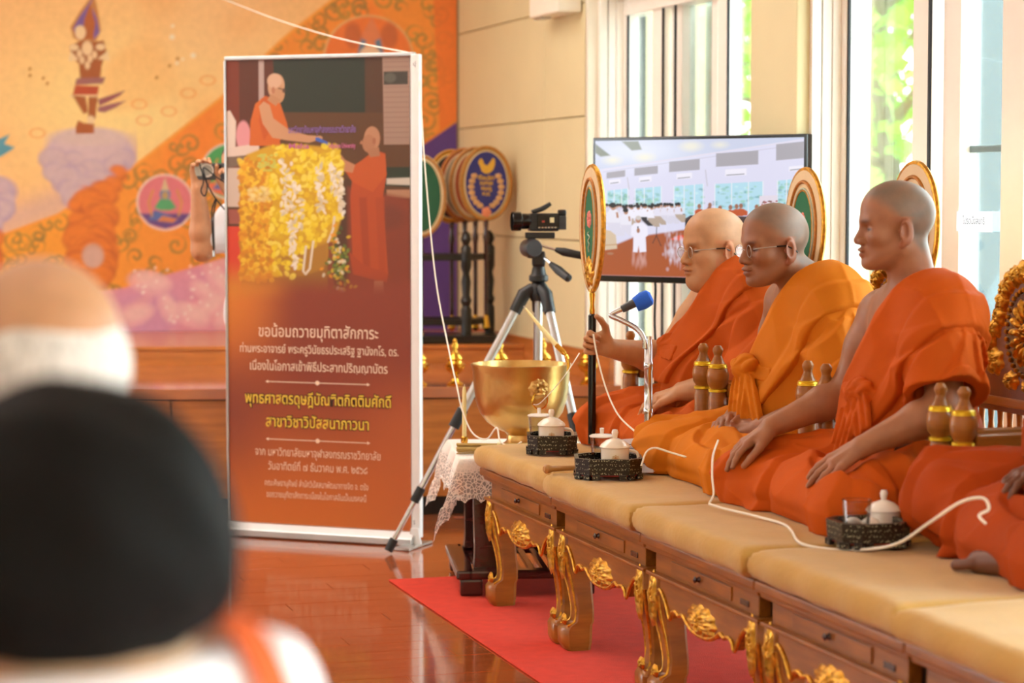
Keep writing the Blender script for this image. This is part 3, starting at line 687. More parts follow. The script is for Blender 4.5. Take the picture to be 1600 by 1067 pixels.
m4 = monk('person in rust-orange robes at right edge, only knee and bare foot showing', (2.735, 4.43, SEAT), PI, dict(
    head=(0.07, 0, 0.70), head_rot=(-0.2, -0.03, 0), hs=0.93, skin='#70432e', hair='#5a5048',
    armR=[(0.05, -0.17, 0.49), (0.04, -0.25, 0.27), (0.16, -0.05, 0.215)], handR=dict(d=(0.9, 0.1, -0.3), n=(0.3, 0, 1), curl=(0.25, 0.25, 0.28, 0.3)),
    armL=[(0.05, 0.17, 0.49), (0.03, 0.27, 0.27), (0.17, 0.12, 0.21)], handL=dict(d=(0.8, -0.4, -0.4), n=(0.5, 0.2, 0.8), curl=(0.3, 0.3, 0.3, 0.3)),
    feet=[dict(p=(0.335, 0.20, 0.042), d=(0.35, -0.92, 0.0), n=(0.1, 0.2, 1))], kneeR=(0.29, -0.27, 0.12), lap_t=1.12,
    sleeve=0.83, robe=M['robe_d'], ph=1.0, knot=(0.185, 0.0, 0.31), tails=[(0.06, 0.02, -0.19)]), res=0.004)
# ------------------------------------------------------------------ flat prints: numpy canvases laid on dense sheets as colour attributes
class Canvas:
    def __init__(s, x0, y0, x1, y1, nx, ny, base='#ffffff'):
        s.x = np.linspace(x0, x1, nx); s.y = np.linspace(y0, y1, ny); s.X, s.Y = np.meshgrid(s.x, s.y)
        s.c = np.tile(np.array(lin(base)), (ny, nx, 1)); s.px = (x1-x0)/nx
    def win(s, a, b, c, d):
        i0, i1 = np.searchsorted(s.x, [min(a, b), max(a, b)]); j0, j1 = np.searchsorted(s.y, [min(c, d), max(c, d)])
        return slice(max(j0-1, 0), j1+1), slice(max(i0-1, 0), i1+1)
    def put(s, w, m, col):
        col = np.array(lin(col)) if isinstance(col, str) else col
        s.c[w] = s.c[w]*(1-m[..., None])+col*m[..., None]
    def ell(s, cx, cy, rx, ry, col, soft=None, a=1.0, rot=0.0):
        soft = s.px if soft is None else soft; R = max(rx, ry)+soft*2; w = s.win(cx-R, cx+R, cy-R, cy+R)
        dx = s.X[w]-cx; dy = s.Y[w]-cy; c_, s_ = math.cos(rot), math.sin(rot); u = (dx*c_+dy*s_)/rx; v = (-dx*s_+dy*c_)/ry
        r = np.sqrt(u*u+v*v); m = np.clip((1-r)*min(rx, ry)/soft+0.5, 0, 1)*a; s.put(w, m, col)
    def ring(s, cx, cy, rx, ry, t, col, a=1.0):
        R = max(rx, ry)+t*2; w = s.win(cx-R, cx+R, cy-R, cy+R); r = np.sqrt(((s.X[w]-cx)/rx)**2+((s.Y[w]-cy)/ry)**2)
        s.put(w, np.clip((t/2-np.abs(r-1)*min(rx, ry))/s.px+0.5, 0, 1)*a, col)
    def poly(s, P, col, soft=None, a=1.0):
        soft = s.px if soft is None else soft; P = np.array(P, float)
        w = s.win(P[:, 0].min()-soft, P[:, 0].max()+soft, P[:, 1].min()-soft, P[:, 1].max()+soft)
        X, Y = s.X[w], s.Y[w]; ins = np.zeros(X.shape, bool); dm = np.full(X.shape, 1e9)
        for i in range(len(P)):
            (xa, ya), (xb, yb) = P[i-1], P[i]
            cr = ((ya > Y) != (yb > Y)) & (X < (xb-xa)*(Y-ya)/((yb-ya) if yb != ya else 1e-9)+xa); ins ^= cr
            L2 = (xb-xa)**2+(yb-ya)**2+1e-9; t = np.clip(((X-xa)*(xb-xa)+(Y-ya)*(yb-ya))/L2, 0, 1)
            dm = np.minimum(dm, np.hypot(X-xa-t*(xb-xa), Y-ya-t*(yb-ya)))
        m = np.clip(np.where(ins, dm, -dm)/soft+0.5, 0, 1)*a; s.put(w, m, col)
    def line(s, P, t, col, a=1.0, soft=None):
        soft = s.px if soft is None else soft; P = np.array(P, float); w = s.win(P[:, 0].min()-t-soft, P[:, 0].max()+t+soft, P[:, 1].min()-t-soft, P[:, 1].max()+t+soft)
        X, Y = s.X[w], s.Y[w]; dm = np.full(X.shape, 1e9)
        for i in range(1, len(P)):
            (xa, ya), (xb, yb) = P[i-1], P[i]; L2 = (xb-xa)**2+(yb-ya)**2+1e-9; u = np.clip(((X-xa)*(xb-xa)+(Y-ya)*(yb-ya))/L2, 0, 1)
            dm = np.minimum(dm, np.hypot(X-xa-u*(xb-xa), Y-ya-u*(yb-ya)))
        s.put(w, np.clip((t/2-dm)/soft+0.5, 0, 1)*a, col)
    def field(s, m, col): s.put((slice(None), slice(None)), np.clip(m, 0, 1), col)
    def n(s, f, o=0):
        P = np.stack([s.X, s.Y, 0*s.X], -1).reshape(-1, 3).astype(f32); return noise(P, f, o).reshape(s.X.shape)
def smo(x, a, b): t = np.clip((x-a)/(b-a), 0, 1); return t*t*(3-2*t)

# ---- mural (photo-frame units of the painted wall)
K = Canvas(-120, -60, 716, 516, 380, 262, '#fbca88'); X, Y = K.X, K.Y
K.field(0.9*np.exp(-(((X-190)/190)**2+((Y-170)/130)**2)), '#fdea9e'); K.field(0.55*np.exp(-(((X-350)/90)**2+((Y-40)/80)**2)), '#f9d9a0')
K.field(smo(-(Y-0.55*(420-X)-30), -60, 160)*0.5*smo(X, 250, 480), '#e9a07a'); K.field(0.35*smo(K.n(0.02, 2), 0.1, 0.9), '#f8b264')
edge = 388-(X+0)*0.535-60*smo(X, 250, 560)-0.0000*X                     # lower edge of the sky
edge = np.interp(X, [-120, 0, 100, 215, 357, 450, 540, 720], [430, 372, 335, 262, 150, 60, -10, -120])
K.field(np.exp(-((Y-edge+18)/26)**2)*(Y < edge)*0.7*(X < 220), '#d9b9b4')
band = smo(Y-edge, -1.5, 1.5); K.field(band, '#f59a38')
sw = np.sin(0.085*X+2.6*K.n(0.035, 1)+1.5*K.n(0.08, 5))*np.sin(0.085*Y+2.6*K.n(0.035, 7)+1.3*K.n(0.09, 3)); sw2 = np.sin(9*sw+3*K.n(0.06, 4))
K.field(band*smo(K.n(0.03, 6), 0.0, 0.8)*smo(X, 150, 500)*0.5, '#ff7426'); K.field(band*smo(-X, -330, -60)*0.45, '#f9b83a')
for k in range(620):          # golden scrollwork: one curling leaf at a time
    cx, cy = RNG.uniform(-110, 700), RNG.uniform(-55, 470); R_ = RNG.uniform(13, 23)
    if cy < np.interp(cx, [-120, 0, 100, 215, 357, 450, 540, 720], [430, 372, 335, 262, 150, 60, -10, -120])+4: continue
    w = K.win(cx-R_, cx+R_, cy-R_, cy+R_); dx, dy = X[w]-cx, Y[w]-cy; r = np.hypot(dx, dy); th_ = np.arctan2(dy, dx); sg = random.choice((-1, 1))
    sp_ = np.sin(sg*th_*1.0+r*(0.42+0.1*RNG.uniform())+RNG.uniform(0, 6)); m_ = smo(sp_, -0.1, 0.5)*smo(-r, -R_, -R_*0.6)*band[w]
    K.put(w, m_*0.62, random.choice(('#b08e3e', '#c39a3c', '#9c8440', '#b98a34'))); K.put(w, smo(sp_, 0.75, 1.0)*smo(-r, -R_, -R_*0.6)*band[w]*0.35, '#7f6c36')
K.field(band*smo(-X, -120, 80)*0.3, '#f9bb3c'); K.line(np.array([(x, np.interp(x, [-120, 0, 100, 215, 357, 450, 540, 720], [430, 372, 335, 262, 150, 60, -10, -120])) for x in range(-120, 560, 20)]), 5, '#f7a63a', 0.9)
K.poly([(676, -60), (716, -60), (716, 260), (690, 240)], '#f07a28', a=0.8)
K.poly([(640, 240), (716, 188), (716, 516), (640, 516)], '#5a3a86'); K.line([(640, 240), (716, 188)], 4, '#e98a2a')
lot = smo(Y-np.interp(X, [-120, 150, 200, 250, 357, 700], [420, 455, 448, 432, 402, 340]), -3, 3)*(X < 640); K.field(lot, '#e79cae'); K.field(lot*smo(K.n(0.03, 8), -0.2, 0.7)*0.4, '#c29bcf'); K.field(lot*smo(K.n(0.05, 3), 0.2, 0.9)*0.6, '#f4b7ae')
for (x, y, r, q) in ((238, 440, 34, 0.2), (330, 475, 30, -0.6), (345, 440, 26, 0.9), (300, 490, 32, 0.4), (215, 490, 30, -0.3), (265, 480, 24, 1.2), (352, 490, 22, -1.0), (318, 452, 20, 0.6)):
    K.ell(x, y, r, r*0.55, '#f0b9c0', 6, 0.75, q); K.ell(x+4, y-3, r*0.75, r*0.36, '#f6d2cc', 8, 0.6, q)
for k in range(40): 
    x, y = 215+RNG.uniform(0, 145), 412+RNG.uniform(0, 95); K.ell(x, y, 1.8, 1.8, '#fff3ea', 2, 0.9)
def rock(cx, top, wt, wn, bot, a1, a2):
    for k in range(46):
        t = k/45; y = top+(bot-top)*t; w = wt*(1-smo(np.array(t), 0.0, 0.42))+wn
        for j in range(2):
            x = cx+RNG.uniform(-1, 1)*w*0.72; r = RNG.uniform(10, 20); e = np.interp(x, [-120, 0, 100, 215, 357], [430, 372, 335, 262, 150])
            c1, c2 = (('#d6c2c8', '#b8a3c4') if y < e-6 else ('#ee8a30', '#c9652a'))
            K.ell(x, y, r*1.25, r*0.95, c2, 5, 0.8, RNG.uniform(-0.8, 0.8)); K.ell(x-1, y-3, r*1.1, r*0.75, c1, 7, 0.85, RNG.uniform(-0.6, 0.6))
K.ell(149, 240, 66, 36, '#c2aecb', 6); K.ell(149, 228, 62, 26, '#d8c3cc', 10); rock(149, 250, 52, 33, 440, 0, 0)
K.ell(149, 216, 56, 13, '#dcc9c6', 8, 0.9)
K.ell(-8, 300, 46, 26, '#b7a2c6', 6); K.ell(-10, 292, 42, 18, '#d2bcc9', 8); rock(-20, 310, 36, 26, 420, 0, 0)
K.ell(152, 398, 17, 19, '#cfae9e', 5, 0.8); K.ell(152, 400, 14, 15, '#dcb8ac', 6, 0.8)
# standing painted deity
br, rd, cr, pu = '#a9602a', '#c0522c', '#f3dcae', '#7a62ae'
K.poly([(158, -4), (138, 22), (122, 48), (126, 64), (138, 72), (160, 70), (168, 52), (164, 24)], '#c98a4a', 3); K.poly([(156, 4), (136, 32), (126, 50), (132, 64), (140, 60), (144, 38)], pu, 3); K.poly([(156, 20), (152, 42), (158, 66), (166, 56), (162, 34)], pu, 3)
K.poly([(152, 12), (143, 36), (140, 66), (156, 66), (160, 42)], '#b8662a', 2); K.ell(137, 56, 8, 11, cr, 2); K.poly([(129, 50), (133, 46), (134, 62)], cr, 2)
K.poly([(120, 76), (140, 68), (158, 70), (172, 68), (176, 84), (168, 108), (166, 130), (136, 130), (134, 104), (122, 92)], br, 2); K.ell(147, 80, 8, 11, cr, 3); K.ell(127, 79, 7, 5, cr, 2); K.ell(167, 78, 7, 5, cr, 2)
for p in ([(122, 84), (118, 100), (134, 98)], [(178, 84), (181, 99), (162, 96)]): K.poly(p, cr, 2)
for (x, y) in ((135, 88), (139, 98), (151, 96), (147, 106), (158, 90)): K.ell(x, y, 4, 6, cr, 2, 0.9)
K.poly([(130, 126), (174, 124), (170, 134), (128, 136)], '#a06a6a', 2); K.poly([(128, 136), (164, 138), (162, 152), (124, 152)], rd, 2); K.line([(122, 153), (162, 153)], 3, cr)
K.poly([(124, 152), (144, 154), (147, 178), (140, 180)], br, 2); K.poly([(148, 154), (162, 154), (158, 188), (147, 186)], br, 2); K.ell(151, 190, 6, 7, cr, 2)
K.poly([(128, 200), (132, 190), (140, 194), (156, 196), (156, 210), (128, 211)], '#b0622c', 2)
K.poly([(162, 158), (180, 152), (204, 144), (196, 152), (178, 162), (164, 168)], '#9a5a62', 2); K.poly([(162, 170), (184, 164), (205, 160), (190, 170), (172, 178), (162, 177)], '#a2666e', 2)
K.poly([(-10, 222), (14, 218), (28, 212), (20, 226), (36, 232), (14, 246), (-10, 252)], '#5aa4bb', 2); K.poly([(-10, 160), (4, 150), (6, 170), (-10, 176)], br, 2)
for (x, y, r) in ((276, 62, 4), (277, 45, 2.5), (308, 90, 4), (292, 96, 2), (283, 102, 2.5)): K.ell(x, y, r, r, '#fff6dd', 3)
for (x, y) in ((60, 112), (60, 122), (80, 126), (86, 134), (252, 124), (272, 106), (284, 95)): K.ell(x, y, 2.5, 2.5, '#c58a3e', 2)
for (x, y, q) in ((300, 148, 0.6), (330, 128, 0.2), (270, 176, 1.1), (225, 165, 0.1), (232, 190, 1.4), (70, 210, 0.2)): K.ring(x, y, 11, 7, 2.2, '#ef9a50', 0.6)
# roundels
def roundel(cx, cy, r, c1, c2, g1):
    K.ell(cx, cy, r+2.5, r+2.5, '#f3e6da'); K.ell(cx, cy, r, r, c1)
    K.poly([(cx-r*0.95, cy+r*0.42), (cx+r*0.95, cy+r*0.42), (cx+r*0.6, cy+r*0.80), (cx, cy+r*0.99), (cx-r*0.6, cy+r*0.80)], c2)
    K.ell(cx, cy-r*0.30, r*0.20, r*0.24, '#6f88b4', 2); K.poly([(cx-r*0.14, cy-r*0.45), (cx, cy-r*0.95), (cx+r*0.14, cy-r*0.45)], '#d8c49a', 2); K.ell(cx, cy-r*0.26, r*0.12, r*0.15, '#bca06a', 2)
    K.poly([(cx-r*0.4, cy+r*0.2), (cx-r*0.2, cy-r*0.12), (cx+r*0.2, cy-r*0.12), (cx+r*0.42, cy+r*0.2), (cx+r*0.18, cy+r*0.3), (cx-r*0.18, cy+r*0.3)], g1, 2)
    K.poly([(cx-r*0.62, cy+r*0.66), (cx-r*0.4, cy+r*0.28), (cx+r*0.1, cy+r*0.45), (cx+r*0.5, cy+r*0.72)], '#5b74b8', 2); K.poly([(cx-r*0.1, cy+r*0.5), (cx+r*0.45, cy+r*0.62), (cx+r*0.3, cy+r*0.76), (cx-r*0.3, cy+r*0.7)], '#d88a5a', 2)
    for sd in (-1, 1): K.line([(cx+sd*r*0.5, cy+r*0.5), (cx+sd*r*0.62, cy), (cx+sd*r*0.45, cy-r*0.45)], 3.5, '#d8a04a', 0.8)
roundel(263, 316, 41, '#e0808a', '#6a4e90', '#58b078'); roundel(362, 268, 41, '#4fb068', '#e87a58', '#7ab890')
K.ell(578, 92, 70, 66, '#e8b87a'); K.ell(578, 92, 67, 63, '#f08238'); K.poly([(583, 30), (562, 66), (560, 92), (606, 92), (600, 62)], '#e58a5a', 4); K.poly([(566, 62), (560, 92), (568, 92), (574, 66)], '#5f86a8', 3); K.poly([(596, 62), (602, 92), (592, 92), (588, 66)], '#5f86a8', 3); K.ell(580, 86, 16, 12, '#f0cfae', 3)
for sd in (-1, 1): K.ell(582+sd*28, 58, 13, 20, '#c4683a', 6, 0.8)
MO = SO+SN*2.535
def mur(px, py):          # wall coordinates of the mural's own frame
    s = (px-718)/301.0+0.768; return SO+SE*s+SN*2.532+Vector((0, 0, 0.622+(515-py)/301.0))
a, b_, c_ = mur(-120, 516), mur(716, 516), mur(-120, -60)
mural = thing('mural', 'large painted temple mural of a deity on a rock, roundels and golden scrollwork', 'mural', a)
o = grid_plane('painted_sheet', (0, 0, 0), b_-a, c_-a, 380, 262, K.c[::-1], M['mural'], mural)
MB().box(tuple((b_-a)+Vector((0.012, 0, 0))+(c_-a)/2), (0.03, 0.03, 1.94)).build('edge_moulding', mat('grey_brown_moulding', '#8a7a58', 0.5), mural)

# ---- printed roll-up banner; canvas units = zoomed print, 748 x 1900
K = Canvas(0, 0, 748, 1900, 236, 600, '#9a4428'); X, Y = K.X, K.Y
K.c[:] = lin('#93412a'); K.field(smo(Y, 1250, 1880), '#d9742c'); K.field(smo(-X, -330, 0)*smo(Y, 900, 1000)*smo(-Y, -1500, -1100)*0.75, '#d5752c'); K.field(smo(X, 430, 748)*smo(Y, 1150, 1500)*0.6, '#cd6a34')
K.field(smo(-X, -280, 0)*smo(Y, 780, 1000)*smo(-Y, -1250, -980), '#e2842c'); K.field(smo(-X, -260, 0)*smo(Y, 1150, 1450)*smo(-Y, -1900, -1500)*0.5, '#7d3a34')
pw = smo(-Y, -960, -850)
photo = Canvas(0, 0, 748, 1900, 236, 600, '#50331c'); J = photo
J.poly([(0, 0), (60, 0), (60, 450), (0, 450)], '#7a3018'); J.poly([(60, 0), (200, 0), (200, 420), (60, 420)], '#5a2a16'); J.poly([(200, 0), (570, 0), (570, 222), (210, 215)], '#1c2e22')
J.poly([(200, 215), (748, 225), (748, 540), (200, 420)], '#5e3c1c'); J.poly([(140, 0), (162, 0), (162, 180), (140, 170)], '#b9a098'); J.poly([(640, 0), (748, 0), (748, 350), (645, 350)], '#a98a7a')
for k in range(16): J.line([(645, 22+k*20), (748, 22+k*20)], 3, '#8a6c5e', 0.7)
J.poly([(645, 60), (740, 60), (740, 112), (645, 112)], '#3a3a34'); J.ell(670, 85, 24, 20, '#585a50', 8)
J.poly([(560, 440), (748, 440), (748, 520), (560, 510)], '#1f3322'); J.poly([(655, 485), (748, 482), (748, 512), (655, 508)], '#d9cfc0', 6); J.poly([(655, 530), (748, 530), (748, 565), (655, 560)], '#b98a6a', 6)
J.poly([(500, 520), (748, 565), (748, 1000), (500, 1000)], '#8a3c22', 20); J.ell(640, 640, 90, 50, '#7a3a26', 30, 0.8)
J.poly([(0, 210), (20, 205), (45, 250), (40, 400), (0, 410)], '#e8d4c4', 4); J.ell(75, 310, 30, 62, '#e49aa0', 6); J.poly([(0, 360), (140, 340), (140, 380), (60, 392), (0, 400)], '#e6cfc0', 5); J.poly([(0, 395), (80, 390), (80, 430), (0, 440)], '#7f6a5a', 5); J.poly([(0, 440), (60, 440), (60, 600), (0, 600)], '#d8c2b2', 5)
J.poly([(0, 680), (60, 680), (62, 1000), (0, 1000)], '#e0442a', 4); J.poly([(10, 610), (60, 610), (58, 670), (12, 670)], '#a4584a', 5)
# seated figure handing over
J.poly([(100, 350), (105, 250), (125, 180), (165, 148), (225, 170), (255, 260), (262, 290), (225, 330), (230, 352)], '#d5681c', 3); J.poly([(150, 160), (175, 150), (205, 260), (160, 330), (140, 250)], '#c85a18', 8)
J.poly([(140, 190), (160, 170), (185, 185), (200, 240), (262, 285), (340, 310), (375, 312), (378, 330), (345, 340), (260, 330), (195, 318), (155, 260)], '#cf9a72', 3)
J.ell(212, 110, 34, 50, '#d0a07c', 3, rot=0.1); J.ell(222, 140, 24, 38, '#c8946c', 3); J.ell(205, 88, 30, 30, '#d8ae90', 5); J.poly([(190, 140), (230, 165), (210, 190), (175, 165)], '#c08a62', 3); J.ell(200, 126, 7, 14, '#b87858', 2); J.line([(222, 118), (246, 126)], 4, '#3a2a22'); J.ell(243, 128, 6, 9, '#5a4034', 2); J.ell(386, 322, 14, 10, '#cf9a72', 2)
# standing figure receiving
J.poly([(510, 560), (520, 470), (560, 410), (610, 372), (650, 385), (655, 470), (640, 560), (660, 870), (520, 860)], '#bc4f1c', 3); J.poly([(560, 410), (610, 372), (650, 390), (655, 470), (600, 540), (520, 500), (490, 455)], '#c85a1e', 4)
J.poly([(545, 560), (575, 560), (590, 850), (560, 830)], '#a9431a', 8); J.poly([(610, 560), (645, 560), (650, 860), (625, 870)], '#b2491a', 8); J.poly([(505, 780), (560, 830), (660, 865), (655, 900), (600, 890), (520, 870)], '#b0481c', 4)
J.poly([(400, 365), (420, 345), (450, 360), (490, 410), (530, 430), (520, 462), (480, 455), (440, 410)], '#c68a64', 3); J.ell(598, 325, 32, 48, '#c08a68', 3); J.ell(585, 345, 26, 36, '#b67e5c', 3); J.poly([(575, 370), (625, 360), (630, 395), (590, 400)], '#b27a58', 3); J.ell(606, 335, 7, 13, '#a86a4c', 2); J.poly([(556, 330), (548, 345), (562, 350)], '#b67e5c', 2)
J.poly([(605, 895), (640, 895), (645, 960), (640, 980), (560, 985), (555, 970), (600, 955)], '#b87a58', 3)
J.poly([(370, 318), (382, 318), (428, 342), (425, 352), (372, 332)], '#3f66c0', 2)
# flower-covered table
J.poly([(60, 430), (90, 385), (180, 350), (300, 345), (430, 360), (470, 420), (475, 640), (440, 760), (400, 850), (320, 880), (60, 900)], '#d8a81c', 10)
J.poly([(215, 800), (420, 740), (425, 1000), (60, 1000), (215, 880)], '#a8742a', 20, 0.8); J.poly([(420, 740), (440, 740), (445, 960), (420, 980)], '#8a4a2a', 8)
for k in range(520):
    x = RNG.uniform(58, 190); y = RNG.uniform(400, 900); J.ell(x, y, RNG.uniform(9, 17), RNG.uniform(6, 12), random.choice(['#e8a416', '#f0bc22', '#d98c10', '#f6cf3a', '#c4840e']), 4, 0.9, RNG.uniform(0, 3))
for k in range(560):
    x = RNG.uniform(185, 475); lim = np.interp(x, [185, 310, 320, 475], [890, 880, 800, 640]); y = RNG.uniform(350, lim)
    J.ell(x, y, RNG.uniform(8, 17), RNG.uniform(6, 12), random.choice(['#f4d61e', '#f8e234', '#e8c414', '#fbe85a', '#dcb410']), 4, 0.85, RNG.uniform(0, 3))
for (x0, y0, y1, w) in ((250, 410, 560, 26), (285, 500, 700, 24), (245, 560, 640, 16), (268, 660, 850, 14), (385, 430, 630, 16), (440, 430, 560, 12), (468, 460, 640, 8)):
    for k in range(int((y1-y0)/7)):
        J.ell(x0+RNG.uniform(-w, w)+0.06*(k*7), y0+k*7, RNG.uniform(9, 16), RNG.uniform(4, 8), random.choice(['#f3ead8', '#e8dcc4', '#f8f2e6', '#d9ccae']), 3, 0.9, RNG.uniform(0, 3))
for k in range(40):
    J.ell(150+RNG.uniform(-15, 60), 395+RNG.uniform(-10, 60), 7, 5, '#c8d060', 3, 0.7); J.ell(95+RNG.uniform(0, 90), 520+RNG.uniform(0, 60), 10, 8, '#f6e8a0', 4, 0.35)
J.line([(330, 760), (318, 860), (328, 872), (345, 850), (360, 740)], 9, '#e9dfca'); J.line([(420, 740), (440, 690), (446, 640)], 9, '#e9dfca')
for k in range(120): J.ell(465+RNG.normal()*22, 840+RNG.normal()*70, 9, 6, random.choice(['#5f7a2a', '#7d9436', '#e0c02a', '#e8e0c0', '#46602a', '#f0a020']), 4, 0.85, RNG.uniform(0, 3))
for k in range(60): J.ell(420+RNG.normal()*40, 985+RNG.normal()*18, 14, 9, random.choice(['#d09050', '#c47a4a', '#b86a3a']), 7, 0.6)
J.c = J.c*0.97+np.array(lin('#b06a3a'))*0.03
K.c = K.c*(1-pw[..., None])+J.c*pw[..., None]
K.field(smo(Y, 800, 930)*smo(-X, -330, -80)*smo(-Y, -1000, -930)*0.7, '#e0902c')
BAN = K
# ---- television picture; canvas units = zoomed screen
K = Canvas(185, 135, 1268, 930, 330, 240, '#dcdaf0'); X, Y = K.X, K.Y; TS = np.clip((X-185)/1083, 0, 1)
K.field(smo(-(Y-(300-0.14*(X-230))), -4, 4), '#c9cfe6'); K.field(0.8*np.exp(-(((X-420)/260)**2+((Y-200)/90)**2)), '#e9ecfa'); K.poly([(185, 150), (270, 222), (215, 228), (185, 205)], '#8a8f80', 8); K.poly([(330, 140), (420, 140), (440, 190), (385, 195)], '#9a9f94', 8)
for (x, y, r) in ((455, 235, 45), (280, 250, 40), (700, 175, 50), (850, 170, 30)): K.ell(x, y, r, r*0.5, '#fbf3d0', 30, 0.6)
K.line([(230, 305), (1268, 148)], 10, '#e2dcec', 0.9); K.line([(230, 318), (1268, 172)], 3, '#b4aebf', 0.7)
for (a0, b0, a1, b1) in ((248, 308, 350, 358), (400, 284, 526, 342), (586, 248, 746, 322), (830, 204, 1044, 294), (1132, 158, 1268, 262)):
    K.poly([(a0, b0+14), (a1, b0), (a1, b1-12), (a0, b1)], '#a9a4ac', 3)
for (a0, b0, a1, b1) in ((262, 360, 325, 392), (425, 344, 492, 380), (625, 326, 706, 364), (877, 304, 985, 348), (1195, 290, 1268, 322)):
    K.poly([(a0, b0+6), (a1, b0), (a1, b1-6), (a0, b1)], '#eeeaf6', 3); K.line([(a0+8, b1-6), (a1-12, b1-12)], 4, '#4a4a55')
for (x, y0, y1) in ((368, 352, 420), (782, 312, 402)): K.line([(x-6, y0), (x+4, y1)], 5, '#c4bfcc')
for (a0, b0, a1, b1) in ((250, 430, 365, 520), (405, 418, 545, 545), (612, 405, 765, 600), (825, 392, 1068, 560), (1140, 375, 1268, 540)):
    K.poly([(a0, b0), (a1, b0-14), (a1, b1), (a0, b1)], '#b4dcec', 3)
    for k in range(60): K.ell(RNG.uniform(a0, a1), RNG.uniform(b0+10, b1), RNG.uniform(5, 14), RNG.uniform(4, 9), random.choice(['#7fb8b0', '#a8d6c0', '#5f98a0', '#d0eef4', '#8cc49a']), 6, 0.6)
    for q in (0.0, 0.35, 0.7, 1.0): K.line([(a0+(a1-a0)*q, b0-14*q), (a0+(a1-a0)*q, b1)], 5, '#e8ecf4')
K.poly([(185, 800), (400, 700), (660, 655), (1268, 600), (1268, 930), (185, 930)], '#a8552e', 12); K.field(smo(Y, 700, 920)*0.35*(Y > 640), '#b85a2e')
K.poly([(590, 712), (640, 685), (740, 690), (740, 725)], '#e0522c', 3)
for k in range(70): K.ell(620+RNG.normal()*30, 770+RNG.normal()*55, RNG.uniform(3, 8), RNG.uniform(8, 26), '#e6e4f4', 8, 0.35)
for k in range(30): K.ell(425+RNG.normal()*20, 830+RNG.normal()*30, 6, 20, '#d8a8a0', 8, 0.3)
def tvp(x, y, h, seat='#e9e6f2', skin='#b98468', leg='#dcd8e8'):
    K.poly([(x-h*0.30, y+h), (x-h*0.34, y+h*0.42), (x-h*0.12, y+h*0.20), (x+h*0.16, y+h*0.20), (x+h*0.32, y+h*0.42), (x+h*0.30, y+h)], seat, 4); K.poly([(x-h*0.3, y+h*0.85), (x+h*0.5, y+h*0.85), (x+h*0.55, y+h*1.5), (x+h*0.2, y+h*1.5), (x-h*0.2, y+h*1.1)], leg, 4)
    K.ell(x, y+h*0.08, h*0.12, h*0.16, skin, 3); K.ell(x-h*0.02, y-h*0.01, h*0.15, h*0.13, '#15131a', 2); K.poly([(x+h*0.12, y+h*0.34), (x+h*0.22, y+h*0.34), (x+h*0.26, y+h*0.62), (x+h*0.16, y+h*0.62)], skin, 3)
for k in range(26): tvp(250+k*15.5+RNG.uniform(-4, 4), 512+RNG.uniform(-6, 10), 60, random.choice(['#e4e0f0', '#d4d0e4', '#efecf8', '#c8b4b4']), leg=random.choice(['#2a2630', '#cfcbdc', '#8a7a86']))
for k in range(9): tvp(350+k*36, 525+RNG.uniform(-6, 8)-k*2, 86-k*2, random.choice(['#efecf8', '#e4e0f0']), leg=random.choice(['#2a2630', '#e0dcea', '#b8a494', '#d8d4e4']))
tvp(285, 515, 120); tvp(355, 545, 100)
K.poly([(240, 660), (270, 665), (300, 690), (308, 770), (232, 782), (232, 700)], '#d8c0a4', 4); K.line([(240, 752), (305, 745)], 8, '#c08a5a', 0.6); K.ell(270, 800, 18, 8, '#b07a5c', 4)
K.poly([(384, 640), (400, 618), (448, 616), (472, 640), (474, 690), (462, 700), (466, 785), (430, 790), (424, 750), (418, 790), (394, 788), (396, 700), (382, 690)], '#eeeaf8', 4); K.ell(422, 598, 15, 20, '#b98468', 3); K.ell(422, 588, 15, 13, '#cfc6c2', 4); K.line([(420, 640), (422, 672)], 7, '#2a2228'); K.ell(422, 662, 9, 14, '#a87258', 3)
K.line([(500, 735), (520, 690), (545, 750)], 4, '#3a2a2a'); K.line([(520, 690), (521, 640)], 4, '#3a2a2a')
for (x, y) in ((745, 515), (800, 508), (797, 526), (852, 524), (905, 520), (936, 515), (958, 512), (1037, 518)):
    K.poly([(x-22, y+58), (x-24, y+30), (x-6, y+18), (x+12, y+20), (x+34, y+34), (x+34, y+58)], '#c2562a', 4); K.ell(x, y+4, 10, 14, '#a06a52', 3)
K.poly([(672, 590), (700, 570), (1268, 580), (1268, 640), (672, 640)], '#4a3634', 4); K.poly([(672, 600), (690, 600), (690, 690), (672, 690)], '#2a1e22', 4); K.poly([(700, 590), (730, 585), (735, 640), (690, 640)], '#e4e0ee', 4)
K.poly([(1050, 460), (1140, 455), (1140, 520), (1050, 520)], '#e2d8e4', 4)
for k in range(40): K.ell(1100+RNG.uniform(-38, 38), 498+RNG.uniform(-10, 14), 5, 5, random.choice(['#a84a4a', '#e8d8e0', '#8a5a52']), 3)
TV = K
